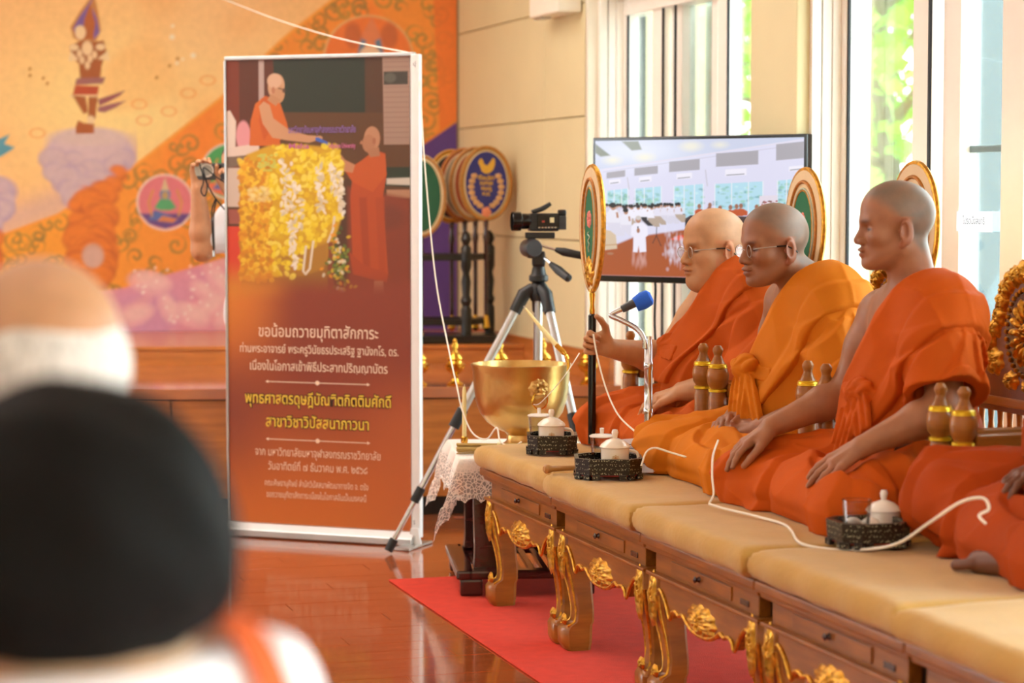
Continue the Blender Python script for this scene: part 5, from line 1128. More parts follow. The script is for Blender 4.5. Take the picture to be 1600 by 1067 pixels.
for sx in (-1, 1): MB().box((sx*0.205, 0, 0.070), (0.06, 0.60, 0.030)).build('shelf_rail', M['rosewood'], LT, bevel=0.008)
for sy in (-1, 1): MB().box((0, sy*0.27, 0.070), (0.40, 0.06, 0.030)).build('shelf_rail', M['rosewood'], LT, bevel=0.008)
for k in range(8): MB().box((-0.155+k*0.044, 0, 0.072), (0.022, 0.50, 0.014)).build('slat', M['rosewood'], LT, bevel=0.003)
# lace
lace = bpy.data.materials.new('white_lace'); lace.use_nodes = True
nt = lace.node_tree; N = nt.nodes; L = nt.links; b = N['Principled BSDF']; b.inputs['Base Color'].default_value = (*lin('#f1e6dc'), 1); b.inputs['Roughness'].default_value = 0.9
tc = N.new('ShaderNodeTexCoord'); vo = N.new('ShaderNodeTexVoronoi'); vo.inputs['Scale'].default_value = 62; L.new(tc.outputs['UV'], vo.inputs['Vector'])
vo2 = N.new('ShaderNodeTexVoronoi'); vo2.feature = 'DISTANCE_TO_EDGE'; vo2.inputs['Scale'].default_value = 85; L.new(tc.outputs['UV'], vo2.inputs['Vector'])
r1 = N.new('ShaderNodeMath'); r1.operation = 'GREATER_THAN'; r1.inputs[1].default_value = 0.10; L.new(vo2.outputs['Distance'], r1.inputs[0])
at = N.new('ShaderNodeAttribute'); at.attribute_name = 'col'; sp = N.new('ShaderNodeSeparateColor'); L.new(at.outputs['Color'], sp.inputs[0])
ml = N.new('ShaderNodeMath'); ml.operation = 'MULTIPLY'; L.new(r1.outputs[0], ml.inputs[0]); L.new(sp.outputs[0], ml.inputs[1])
ml2 = N.new('ShaderNodeMath'); ml2.operation = 'MULTIPLY'; ml2.inputs[1].default_value = 0.72; L.new(ml.outputs[0], ml2.inputs[0])
tr = N.new('ShaderNodeBsdfTransparent'); mx = N.new('ShaderNodeMixShader'); L.new(ml2.outputs[0], mx.inputs[0]); L.new(b.outputs[0], mx.inputs[1]); L.new(tr.outputs[0], mx.inputs[2]); L.new(mx.outputs[0], N['Material Output'].inputs[0])
n = 110; hw, hd, ov = 0.222, 0.297, 0.15
V = np.zeros((n, n, 3)); cc = np.zeros((n, n, 3)); uv = np.zeros((n, n, 2))
for i in range(n):
    for j in range(n):
        u = (i/(n-1)*2-1)*(hw+ov); v = (j/(n-1)*2-1)*(hd+ov); ou = max(0, abs(u)-hw); ovv = max(0, abs(v)-hd)
        edge_i = min(i, n-1-i); edge_j = min(j, n-1-j); t_ = j if edge_i <= edge_j else i
        scal = 0.016*abs(math.sin(t_*PI/8.0))*(1 if min(edge_i, edge_j) < 3 else 0)
        drop = math.hypot(ou, ovv)*1.0+(0.35*min(ou, ovv)); rip = 0.016*math.sin(26*v+1)*min(1, ou*14)+0.014*math.sin(24*u+2)*min(1, ovv*14)
        x = math.copysign(min(abs(u), hw)+0.012*(1-math.exp(-ou*60))+0.10*ou*0.5+rip*(ou > 0)*1.0+0.25*min(ou, ovv)*0, u); y = math.copysign(min(abs(v), hd)+0.012*(1-math.exp(-ovv*60))+0.10*ovv*0.5+rip*(ovv > 0), v)
        if ou > 0 and ovv > 0: k_ = 0.45*min(ou, ovv); x += math.copysign(k_, u); y += math.copysign(k_, v)
        z = 0.4555-max(0, drop-0.004)+0.0012*math.sin(u*40)*math.sin(v*33)+(scal if drop > 0.05 else 0)
        V[i, j] = (x, y, z); cc[i, j] = sstep(np.array(drop), 0.03, 0.06)*0.9+0.12*(drop <= 0.03); uv[i, j] = (u*1.0, v*1.0)
idx = np.arange(n*n).reshape(n, n); F = np.stack([idx[:-1, :-1], idx[1:, :-1], idx[1:, 1:], idx[:-1, 1:]], -1).reshape(-1, 4)
me = quads('lace_cloth', V.reshape(-1, 3), F); lc = link('lace_cloth', me, lace, None, True); colour(lc, cc.reshape(-1, 3))
ul = me.uv_layers.new(name='UVMap'); li = np.empty(len(me.loops), np.int32); me.loops.foreach_get('vertex_index', li); ul.data.foreach_set('uv', uv.reshape(-1, 2)[li].astype(f32).ravel())
lc.location = (2.265, 7.462, 0.0065); lc.rotation_euler = (0, 0, -0.20); setprops(lc, 'white lace cloth with scalloped hem hanging over the dark side table', 'tablecloth')
ZT = 0.4635
bo = thing('bowl', 'large brass holy-water bowl with a lion-head ring, on the lace-covered table', 'bowl', (2.283, 7.50, ZT))
MB().lathe([(0.0, 0.0), (0.070, 0.0), (0.072, 0.008), (0.058, 0.014), (0.050, 0.022), (0.048, 0.040), (0.056, 0.050), (0.085, 0.062), (0.118, 0.085), (0.142, 0.118), (0.156, 0.160), (0.163, 0.21), (0.166, 0.262), (0.171, 0.275), (0.172, 0.283), (0.166, 0.284), (0.160, 0.262), (0.154, 0.20), (0.14, 0.14), (0.11, 0.10), (0.05, 0.075), (0, 0.072)], (0, 0, 0), 64).build('basin', M['bowl'], bo, True)
MB().lathe([(0, 0.205), (0.154, 0.205)], (0, 0, 0), 40).build('water', M['tumbler'], bo)
da = np.array([-0.2874*0.93+0.9578*0.36, -0.9578*0.93-0.2874*0.36, 0]); Rz = np.stack([np.array([-da[1], da[0], 0])*-1, np.array([0, 0, 1.0]), da], 1)   # columns: a, b, outward
V, F = carved(0.072, 0.072, 0.022, 9, 2.0, 9, 44, 0.2, 0.06); lh = MB().add(V@Rz.T+da*0.158+np.array([0, 0, 0.212]), F)
for sx in (-1, 1): lh.ball(da*0.178+np.array([0, 0, 0.222])+Rz[:, 0]*0.014*sx, 0.007, 8, 6)
lh.ball(da*0.182+np.array([0, 0, 0.207]), (0.010, 0.010, 0.009), 8, 6); lh.ball(da*0.176+np.array([0, 0, 0.193]), (0.018, 0.018, 0.008), 10, 6)
lhd = lh.build('lion_head', M['bowl'], bo, True, auto=False)
MB().tube([da*0.172+Rz[:, 0]*0.028*math.cos(a)+np.array([0, 0, 0.170+0.028*math.sin(a)]) for a in np.linspace(0, 2*PI, 24, endpoint=False)], 0.0032, 6, closed=True).build('ring', M['brass'], lhd, True)
def campt(px, py, D):   # a point at true distance D along a sight line of the photograph (metres)
    f_ = Vector((0.28736, 0.95782, 0))*math.cos(0.0634)+Vector((0, 0, -math.sin(0.0634))); v_ = Vector((0.28736, 0.95782, 0))*math.sin(0.0634)+Vector((0, 0, math.cos(0.0634)))
    return Vector((0, 0, 1.32))+(f_+Vector((0.95782, -0.28736, 0))*((px-800)/3600)-v_*((py-533.5)/3600))*D
cd = thing('candle', 'pale taper candle leaning on the bowl rim in a brass hook', 'candle', tuple(campt(886, 562, 7.62)))
o0 = campt(886, 562, 7.62); q = lambda px, py, D: tuple(campt(px, py, D)-o0)
MB().tube([q(821, 482, 7.72), q(852, 520, 7.68), q(872, 542, 7.65)], [0.004, 0.0078, 0.0085], 10).build('wax', M['wax'], cd, True); MB().tube([q(821, 482, 7.72), q(818, 478, 7.72)], 0.0012, 5).build('wick', M['thread'], cd)
MB().tube(bez([q(870, 540, 7.65), q(880, 550, 7.63), q(885, 556, 7.62), q(888, 566, 7.62), q(888, 580, 7.62)], 4), [0.0095]*6+[0.006]*11, 8).build('hook', M['brass'], cd, True)
c2 = thing('candle', 'upright pale yellow candle in a small brass holder on the lace cloth', 'candle', (2.066, 7.445, ZT))
MB().lathe([(0, 0), (0.022, 0), (0.020, 0.006), (0.006, 0.010), (0.006, 0.016), (0.010, 0.020), (0.012, 0.028), (0.012, 0.044), (0.010, 0.046)], (0, 0, 0), 16).build('holder', M['brass'], c2, True)
MB().lathe([(0.0075, 0.044), (0.0072, 0.20), (0.004, 0.214), (0, 0.216)], (0, 0, 0), 14).build('wax', M['wax'], c2, True); MB().tube([(0, 0, 0.214), (0.001, 0, 0.222)], 0.0011, 5).build('wick', M['thread'], c2)
br_ = thing('reed_broom', 'short bundle of dry reeds bound with twine, lying on the lace cloth', 'broom', (2.105, 7.300, ZT+0.020), -0.28)
rd_ = MB()
for k in range(60):
    a = RNG.uniform(0, 2*PI); r = 0.018*math.sqrt(RNG.uniform(0, 1)); rd_.tube([(-0.10+RNG.uniform(-0.004, 0.004), r*math.cos(a)*1.1, r*math.sin(a)), (0.04, r*math.cos(a)*0.9, r*math.sin(a)*0.9), (0.20, r*math.cos(a)*1.1, r*math.sin(a)*1.1)], 0.0022, 5)
o = rd_.build('reeds', M['reed'], br_, True); o['kind'] = 'stuff'
for x in (0.035, 0.041): MB().tube([(x, 0.0195*math.cos(a), 0.0195*math.sin(a)) for a in np.linspace(0, 2*PI, 16, endpoint=False)], 0.0018, 5, closed=True).build('twine', M['wax'], br_)
# ------------------------------------------------------------------ tripod and camcorder
tz = thing('tripod', 'silver and black camera tripod standing behind the brass bowl', 'tripod', (2.545, 8.14, 0))
A_ = np.array([2.545, 8.14, 0.0])
for (fx_, fy_), hid in (((1.985, 8.205), 0), ((2.645, 7.655), 0), ((2.72, 8.74), 0)):
    f_ = np.array([fx_, fy_, 0.012])-A_; tpz = np.array([0, 0, 0.955]); dv = f_-tpz; dh = np.array([dv[0], dv[1], 0]); dh /= np.linalg.norm(dh); a0 = tpz+dh*0.055
    P_ = lambda t: a0+(f_-a0)*t
    lg = MB().tube([P_(0.02), P_(0.50)], 0.0165, 14).build('leg', M['alu'], tz, True); MB().tube([P_(0.46), P_(0.80)], 0.0125, 12).build('leg_section', M['chrome'], lg, True); MB().tube([P_(0.76), P_(0.97)], 0.010, 12).build('leg_section', M['chrome'], lg, True)
    MB().tube([P_(0.45), P_(0.52)], 0.021, 12).build('clamp', M['black'], lg, True); MB().tube([P_(0.755), P_(0.81)], 0.0175, 12).build('clamp', M['black'], lg, True); MB().tube([P_(0.955), P_(1.0)], 0.0165, 12).build('rubber_foot', M['black'], lg, True)
    MB().tube([tpz+dh*0.02+np.array([0, 0, 0.02]), a0, P_(0.07)], [0.024, 0.026, 0.022], 12).build('leg_joint', M['black'], tz, True)
MB().lathe([(0.030, 0.93), (0.034, 0.945), (0.034, 0.985), (0.026, 0.995), (0.022, 1.0)], (0, 0, 0), 20).build('hub', M['black'], tz, True); MB().lathe([(0.014, 0.62), (0.014, 1.03)], (0, 0, 0), 16).build('centre_column', M['alu'], tz, True)
MB().lathe([(0.030, 1.0), (0.036, 1.006), (0.036, 1.022), (0.028, 1.03), (0.024, 1.05), (0.020, 1.06)], (0, 0, 0), 20).build('collar', M['black'], tz, True)
hr = SA*0-0.29   # head faces the hall
hd_ = MB(); hd_.box((0.0, 0, 1.085), (0.05, 0.05, 0.06), hr); hd_.box((-0.028, 0, 1.125), (0.035, 0.06, 0.075), hr); hd_.build('pan_head', M['black'], tz, bevel=0.012)
R_ = np.array(Matrix.Rotation(PI/2, 3, 'X')); MB().lathe([(0, -0.045), (0.03, -0.045), (0.034, -0.035), (0.034, 0.035), (0.03, 0.045), (0, 0.045)], (-0.03, 0, 1.125), 18, R_).build('tilt_drum', M['dark_grey'], tz, True)
MB().box((0.005, 0, 1.172), (0.11, 0.055, 0.022), hr).build('plate', M['black'], tz, bevel=0.004)
MB().tube([(0.0, -0.03, 1.135), (0.055, -0.055, 1.118)], 0.005, 8).build('handle_rod', M['chrome'], tz, True); MB().tube([(0.05, -0.052, 1.12), (0.075, -0.07, 1.112), (0.135, -0.11, 1.098), (0.142, -0.115, 1.096)], [0.009, 0.016, 0.014, 0.006], 12).build('handle', M['black'], tz, True)
MB().tube([(0.01, -0.04, 1.09), (0.03, -0.09, 1.06)], 0.005, 8).build('handle_rod', M['chrome'], tz, True); MB().tube([(0.024, -0.075, 1.068), (0.04, -0.12, 1.045), (0.06, -0.175, 1.018), (0.063, -0.182, 1.016)], [0.010, 0.017, 0.015, 0.006], 12).build('handle', M['black'], tz, True)
cm = thing('camcorder', 'black video camcorder mounted on the tripod, lens to the left', 'camcorder', (2.545, 8.14, 1.184), -0.29+0.18); cm.scale = (0.86, 0.86, 0.86)
MB().box((0.02, 0, 0.042), (0.13, 0.062, 0.078)).build('body', M['black'], cm, bevel=0.010)
Ry = np.array(Matrix.Rotation(-PI/2, 3, 'Y'))
MB().lathe([(0.030, 0.0), (0.034, 0.03), (0.034, 0.045), (0.041, 0.05), (0.042, 0.085), (0.039, 0.088), (0.036, 0.06), (0.0, 0.055)], (-0.03, 0, 0.046), 26, Ry).build('lens_barrel', M['gloss_black'], cm, True)
MB().lathe([(0.0, 0.066), (0.028, 0.062), (0.031, 0.058)], (-0.03, 0, 0.046), 20, Ry).build('lens_glass', mat('coated_lens', '#3a2a18', 0.05, coat=1.0), cm, True)
MB().box((0.035, -0.036, 0.046), (0.095, 0.012, 0.060)).build('flip_screen', M['gloss_black'], cm, bevel=0.003); MB().box((0.10, 0, 0.04), (0.035, 0.05, 0.060)).build('battery', M['dark_grey'], cm, bevel=0.004)
MB().tube([(-0.03, 0, 0.085), (0.01, 0, 0.098), (0.03, 0.0, 0.108), (0.052, 0, 0.122)], [0.010, 0.011, 0.011, 0.009], 10).build('top_grip', M['black'], cm, True); MB().lathe([(0.013, 0.0), (0.015, 0.01), (0.015, 0.03), (0.012, 0.034)], (0.085, 0, 0.082), 16, -Ry).build('eyepiece', M['black'], cm, True)
MB().box((0.05, -0.0425, 0.052), (0.018, 0.001, 0.022)).build('sticker', mat('cream_sticker', '#e8d8a8', 0.6), cm); MB().box((0.012, -0.0425, 0.046), (0.012, 0.001, 0.008)).build('badge', mat('red_badge', '#b03a28', 0.5), cm)
for k in range(6): MB().box((-0.005+k*0.014, -0.0425, 0.020), (0.008, 0.001, 0.005)).build('button', M['chrome'], cm)
# ------------------------------------------------------------------ television
tv = thing('television', 'flat black television showing a hall of white-dressed people, on a floor stand', 'television', (2.945, 7.575, 0), -0.968+0.0)
TWd, THt, TZ = 0.905, 0.520, 1.268
MB().box((0, 0.02, TZ), (TWd, 0.035, THt)).build('bezel', M['gloss_black'], tv, bevel=0.004)
grid_plane('screen', (-TWd/2+0.012, 0.0018, TZ-THt/2+0.022), (TWd-0.024, 0, 0), (0, 0, THt-0.034), 330, 240, TV.c[::-1], mat('lit_screen', '#ffffff', 0.2, var=0.0, attr='col', emit=1.0), tv)
text('lettering', 'Panasonic', 0.017, M['chrome'], tv, (0, 0.0016, TZ-THt/2+0.005), (PI/2, 0, 0), 0.062)
MB().box((0, 0.075, TZ-0.02), (0.20, 0.08, 0.24)).build('mount', M['black'], tv, bevel=0.004); MB().box((0, 0.115, 0.60), (0.07, 0.04, 1.20)).build('column', M['black'], tv, bevel=0.004); MB().box((0, 0.10, 0.025), (0.55, 0.36, 0.04)).build('base', M['black'], tv, bevel=0.008)
MB().tube(bez([(-0.21, 0.05, TZ-0.24), (-0.205, 0.05, 0.98), (-0.215, 0.06, 0.85), (-0.20, 0.06, 0.6), (-0.21, 0.08, 0.06)], 6), 0.005, 6).build('cable', M['black'], tv, True)
# ------------------------------------------------------------------ microphone
mc = thing('microphone_stand', 'chrome gooseneck microphone stand with blue foam cap before the heavy person', 'microphone', (2.318, 6.335, SEAT+0.004))
MB().lathe([(0.0, 0), (0.07, 0), (0.07, 0.010), (0.06, 0.018), (0.015, 0.022), (0.0145, 0.04)], (0, 0, 0), 28).build('base', M['dark_grey'], mc, True)
MB().lathe([(0.0125, 0.03), (0.0125, 0.16), (0.0145, 0.162), (0.0145, 0.175), (0.0125, 0.178), (0.0125, 0.285), (0.014, 0.287), (0.014, 0.31), (0.0125, 0.312), (0.0125, 0.36), (0.010, 0.37), (0.010, 0.385)], (0, 0, 0), 18).build('tube', M['chrome'], mc, True)
O_ = np.array([2.318, 6.335, SEAT+0.004]); g_ = [np.array(campt(px, py, D))-O_ for px, py, D in ((1008, 545, 6.74), (1006, 528, 6.74), (994, 513, 6.75), (970, 500, 6.76), (955, 493, 6.77), (962, 487, 6.77), (978, 480, 6.77))]
gn = bez(g_, 9); MB().tube(gn, [0.0078+0.0007*(i % 2) for i in range(len(gn))], 10).build('gooseneck', M['chrome'], mc, True)
h_ = [np.array(campt(px, py, D))-O_ for px, py, D in ((972, 483, 6.77), (984, 477, 6.765), (996, 471, 6.76), (1004, 467, 6.76))]; MB().tube(h_[:2]+[h_[2]], [0.011, 0.0125, 0.014], 14).build('microphone_body', M['dark_grey'], mc, True)
cc_ = np.array(campt(1005, 470, 6.76))-O_; MB().tube([cc_-np.array([0.022, -0.006, 0.012]), cc_, cc_+np.array([0.018, -0.005, 0.010]), cc_+np.array([0.024, -0.007, 0.013])], [0.022, 0.027, 0.024, 0.014], 9).build('foam_cap', M['blue_foam'], mc, True)
# ------------------------------------------------------------------ trays and what stands in them
nacre = bpy.data.materials.new('nacre_inlay_lacquer'); nacre.use_nodes = True; nt = nacre.node_tree; N = nt.nodes; L = nt.links; b = N['Principled BSDF']; b.inputs['Roughness'].default_value = 0.3
tc = N.new('ShaderNodeTexCoord'); vo = N.new('ShaderNodeTexVoronoi'); vo.inputs['Scale'].default_value = 190; L.new(tc.outputs['Object'], vo.inputs['Vector']); wv = N.new('ShaderNodeTexWave'); wv.bands_direction = 'Z'; wv.inputs['Scale'].default_value = 26; wv.inputs['Distortion'].default_value = 1.5; L.new(tc.outputs['Object'], wv.inputs['Vector'])
ad = N.new('ShaderNodeMath'); ad.operation = 'MULTIPLY'; rv = N.new('ShaderNodeMath'); rv.operation = 'LESS_THAN'; rv.inputs[1].default_value = 0.34; L.new(vo.outputs['Distance'], rv.inputs[0]); L.new(rv.outputs[0], ad.inputs[0]); L.new(wv.outputs['Fac'], ad.inputs[1])
rp = N.new('ShaderNodeValToRGB'); rp.color_ramp.elements[0].color = (*lin('#1a1411'), 1); rp.color_ramp.elements[1].color = (*lin('#a8a890'), 1); rp.color_ramp.elements[0].position = 0.25; rp.color_ramp.elements[1].position = 0.8; L.new(ad.outputs[0], rp.inputs[0]); L.new(rp.outputs[0], b.inputs['Base Color'])
def octo(w, d, c): return [(-w/2+c, -d/2), (w/2-c, -d/2), (w/2, -d/2+c), (w/2, d/2-c), (w/2-c, d/2), (-w/2+c, d/2), (-w/2, d/2-c), (-w/2, -d/2+c)]
def make_tray(label, loc, rz, w=0.20, d=0.20):
    t = thing('tray', label, 'tray', loc, rz, 'dark inlaid trays on the cushions'); c = w*0.2; a = octo(w, d, c); i_ = octo(w-0.016, d-0.016, c-0.003); hh = 0.058; V = []; F = []
    for z, P_ in ((0.012, a), (hh, octo(w+0.006, d+0.006, c+0.001)), (hh, i_), (0.016, i_)): V += [(x, y, z) for x, y in P_]
    for k in range(3): F += [(k*8+j, k*8+(j+1) % 8, (k+1)*8+(j+1) % 8, (k+1)*8+j) for j in range(8)]
    MB().add(V, F).build('wall', nacre, t)
    for j in range(8):
        (xa, ya), (xb, yb) = a[j], a[(j+1) % 8]
        for s_ in (0.16, 0.84): x, y = xa+(xb-xa)*s_, ya+(yb-ya)*s_; MB().box((x*0.985, y*0.985, 0.007), (0.020, 0.012, 0.014), math.atan2(yb-ya, xb-xa)).build('foot', nacre, t)
    MB().prism(octo(w-0.004, d-0.004, c-0.001), 0.010, 0.016).build('floor', M['tassel_red'], t)
    return t
def mug(label, loc, rz, m, group='lidded porcelain mugs', taper=1.0, handle=True, s=1.0):
    t = thing('mug', label, 'mug', loc, rz, group); t.scale = (s, s, s)
    MB().lathe([(0, 0), (0.033*taper, 0.0), (0.038*taper, 0.004), (0.0395, 0.03), (0.0405, 0.068), (0.0385, 0.069), (0.037, 0.03), (0.03, 0.008), (0, 0.006)], (0, 0, 0), 32).build('cup', m, t, True)
    MB().lathe([(0.0, 0.095), (0.006, 0.094), (0.0085, 0.104), (0.010, 0.112), (0.007, 0.120), (0, 0.121)], (0, 0, 0), 16).build('lid_knob', m, t, True)
    MB().lathe([(0.0, 0.066), (0.042, 0.068), (0.0445, 0.071), (0.040, 0.078), (0.025, 0.090), (0.008, 0.096), (0, 0.097)], (0, 0, 0), 32).build('lid', m, t, True)
    if handle: MB().tube(bez([(0.038, 0, 0.060), (0.060, 0, 0.056), (0.066, 0, 0.038), (0.055, 0, 0.018), (0.038, 0, 0.008)], 5), 0.0045, 8).build('handle', m, t, True)
    em = MB(); em.prism([(0.011*math.cos(a)*(1+0.12*math.cos(8*a)), 0.040+0.011*math.sin(a)*(1+0.12*math.cos(8*a))) for a in np.linspace(0, 2*PI, 32, endpoint=False)], -0.0412, -0.0395, 'xz'); e1 = em.build('emblem', mat('pale_gold_emblem', '#d9bc92', 0.5) if 'pale_gold_emblem' not in bpy.data.materials else bpy.data.materials['pale_gold_emblem'], t)
    em = MB(); em.prism([(0.005*math.cos(a)*(1+0.4*math.cos(4*a)), 0.040+0.005*math.sin(a)*(1+0.4*math.cos(4*a))) for a in np.linspace(0, 2*PI, 32, endpoint=False)], -0.0416, -0.0405, 'xz'); em.build('emblem_motif', mat('orange_emblem', '#cc8a58', 0.5) if 'orange_emblem' not in bpy.data.materials else bpy.data.materials['orange_emblem'], e1)
    return t
def tumbler(label, loc, water=0.0, lid=True, s=1.0, group='glass tumblers on the trays'):
    t = thing('tumbler', label, 'glass', loc, 0, group); t.scale = (s, s, s)
    MB().lathe([(0.0, 0.001), (0.026, 0.0), (0.0275, 0.006), (0.034, 0.092), (0.0328, 0.0925), (0.0262, 0.010), (0, 0.009)], (0, 0, 0), 28).build('wall', M['tumbler'], t, True)
    MB().tube([(0.0335*math.cos(a), 0.0335*math.sin(a), 0.092) for a in np.linspace(0, 2*PI, 28, endpoint=False)], 0.0011, 5, closed=True).build('rim', M['lens'], t, True)
    if water: MB().lathe([(0, 0.010), (0.0262, 0.0105), (0.0262+0.0065*water*0.98, 0.010+0.082*water), (0, 0.010+0.082*water)], (0, 0, 0), 28).build('water', M['tumbler'], t, True)
    if lid:
        MB().lathe([(0, 0.0915), (0.036, 0.0925), (0.037, 0.096), (0.028, 0.100), (0, 0.102)], (0, 0, 0), 28).build('lid', M['white_porcelain'], t, True); MB().lathe([(0.005, 0.101), (0.006, 0.108), (0.0065, 0.118), (0, 0.119)], (0, 0, 0), 14).build('lid_knob', M['white_porcelain'], t, True)
    return t
ZC = SEAT+0.003
cr = -0.2874
make_tray('dark inlaid tray nearest the brass bowl', (2.170, 6.80, ZC), cr, 0.15, 0.16)
make_tray('dark inlaid tray in front of the microphone, beside the wooden mallet', (2.135, 6.165, ZC), cr, 0.185, 0.18)
make_tray('dark inlaid tray holding a water glass, in front of the white mug at lower right', (2.285, 4.780, ZC), cr+0.28, 0.165, 0.15)
mug('cream lidded mug with orange emblem in the tray nearest the brass bowl', (2.160, 6.775, ZC+0.0165), cr, M['porcelain'])
tumbler('white-lidded glass tumbler behind the mug nearest the brass bowl', (2.142, 6.845, ZC+0.0165), 0.6)
mug('cream lidded mug with orange emblem in the tray before the microphone', (2.145, 6.135, ZC+0.0165), cr, M['porcelain'])
tumbler('white-lidded glass tumbler behind the mug before the microphone', (2.130, 6.205, ZC+0.0165), 0.6)
tumbler('open glass half full of water in the lower-right tray', (2.243, 4.752, ZC+0.0165), 0.62, False, 1.0)
mug('white lidded mug with slim knob just behind the lower-right tray', (2.355, 4.845, ZC+0.001), 1.6, M['white_porcelain'], taper=0.85, handle=False, s=0.95)
for (x, y, lb) in ((2.262, 4.812, 'white rounded dome standing behind the water glass'), (2.300, 4.800, 'white rounded dome between the water glass and white mug')):
    o = MB().lathe([(0, 0), (0.024, 0), (0.027, 0.006), (0.026, 0.022), (0.019, 0.036), (0.008, 0.043), (0, 0.044)], (0, 0, 0), 24).build('white_dome', M['white_porcelain'], None, True); o.location = (x, y, ZC+0.0165); setprops(o, lb, 'dome', 'white domes in the lower-right tray')
ml_ = thing('mallet', 'small turned wooden mallet lying beside the microphone tray', 'mallet', (2.050, 6.29, ZC+0.012), 0.10)
Rx_ = np.array(Matrix.Rotation(PI/2, 3, 'Y')); MB().lathe([(0, 0), (0.008, 0.0), (0.0135, 0.006), (0.014, 0.014), (0.009, 0.026), (0.008, 0.06), (0.007, 0.13), (0, 0.131)], (-0.07, 0, 0), 16, Rx_).build('turned_handle', mat('pale_turned_wood', '#c08a4c', 0.35), ml_, True)
pa = thing('paper_sheets', 'white printed sheets leaning against the yellow-orange robe behind the tray', 'paper', (2.235, 6.22, ZC+0.002), -0.3)
Rp = np.array(Matrix.Rotation(0.5, 3, 'X'))
for k in range(2): MB().box((0.005*k, 0.004*k+0.03, 0.042+0.003*k), (0.105, 0.15, 0.0008), R=np.array(Matrix.Rotation(0.55+0.05*k, 3, 'X'))@np.array(Matrix.Rotation(0.1*k, 3, 'Z'))).build('sheet', M['paper'], pa)
mb = MB()
for k in range(7): mb.box((0.0, 0.0, 0), (0.001, 0.001, 0.001))
for k in range(6): MB().box(tuple(np.array([0, 0.03, 0.0455])+np.array(Matrix.Rotation(0.55, 3, 'X'))@np.array([0, 0.05-k*0.018, 0.0006])), (0.075, 0.0035, 0.0003), R=np.array(Matrix.Rotation(0.55, 3, 'X'))).build('printed_line', M['ink'], pa)
text('lettering', 'โปรดนั่งสมาธิ', 0.030, M['ink'], nt_, (XG-0.0095, 6.335, 1.232), (PI/2, 0, -PI/2), 0.14)
# small white things behind the hands
o = MB().lathe([(0, 0), (0.006, 0.001), (0.0085, 0.008), (0.006, 0.015), (0, 0.017)], (0, 0, 0), 14).build('white_stopper', M['white_porcelain'], None, True); o.location = campt(1168, 692, 6.12); setprops(o, 'tiny white pebble-like stopper showing above the younger person\'s right wrist', 'stopper')
o = MB().add([(-0.05, -0.02, 0), (0.05, -0.02, 0), (0.05, 0.02, 0.004), (-0.04, 0.02, 0.012), (-0.05, -0.02, 0.003), (0.05, -0.02, 0.003), (0.05, 0.02, 0.007), (-0.04, 0.02, 0.016)], [(0, 3, 2, 1), (4, 5, 6, 7), (0, 1, 5, 4), (1, 2, 6, 5), (2, 3, 7, 6), (3, 0, 4, 7)]).build('folded_paper', M['paper']); o.location = campt(1222, 703, 6.0); setprops(o, 'small folded white paper behind the younger person\'s right forearm', 'paper')
# ------------------------------------------------------------------ white sacred thread
def thread(label, P_, r=0.0028):
    o = MB().tube(bez(P_, 7), r, 6).build('sacred_thread', M['thread'], None, True); return setprops(o, label, 'thread')
cp_ = lambda *a: tuple(campt(*a))
thread('white thread strung from the upper wall to the banner top', [cp_(300, -22, 10.9), cp_(420, 26, 10.2), cp_(530, 60, 9.4), cp_(647, 84, 8.66)])
thread('white thread hanging from the banner top down to the brass bowl', [cp_(648, 84, 8.64), cp_(655, 120, 8.58), cp_(664, 260, 8.4), cp_(680, 430, 8.2), cp_(700, 540, 8.0), cp_(714, 604, 7.72), cp_(722, 640, 7.66), cp_(738, 676, 7.62), cp_(760, 686, 7.58), cp_(776, 668, 7.55), cp_(782, 690, 7.5), cp_(800, 698, 7.46), cp_(815, 690, 7.42)])
thread('white thread running from bowl to the first tray mug', [cp_(905, 552, 7.55), cp_(880, 590, 7.3), cp_(846, 628, 7.28), cp_(834, 632, 7.2)], 0.0018)
thread('white thread from the fan hand down to the microphone foot', [cp_(927, 522, 7.05), cp_(934, 560, 7.03), cp_(948, 610, 6.98), cp_(966, 648, 6.9), cp_(990, 672, 6.82), cp_(1004, 680, 6.76)])
thread('white thread lying over the yellow-orange lap robe at its left end', [cp_(1002, 728, 6.30), cp_(1010, 706, 6.31), cp_(1024, 700, 6.33), cp_(1045, 706, 6.33), cp_(1072, 714, 6.30)])
thread('white thread hanging from the clasped hands to the cushion', [cp_(1122, 688, 6.12), cp_(1114, 712, 6.02), cp_(1113, 745, 5.93), cp_(1115, 772, 5.86), cp_(1108, 786, 5.86)])
thread('long white thread across the near cushions up over the rust-orange knee', [cp_(1108, 787, 5.85), cp_(1130, 794, 5.80), cp_(1180, 806, 5.70), cp_(1222, 818, 5.58), cp_(1236, 828, 5.49), cp_(1250, 848, 5.30), cp_(1290, 857, 5.24), cp_(1340, 859, 5.20), cp_(1400, 850, 5.03), cp_(1450, 818, 4.90), cp_(1500, 785, 4.86), cp_(1535, 778, 4.83), cp_(1545, 795, 4.80), cp_(1530, 805, 4.79), cp_(1540, 818, 4.77)], 0.0034)
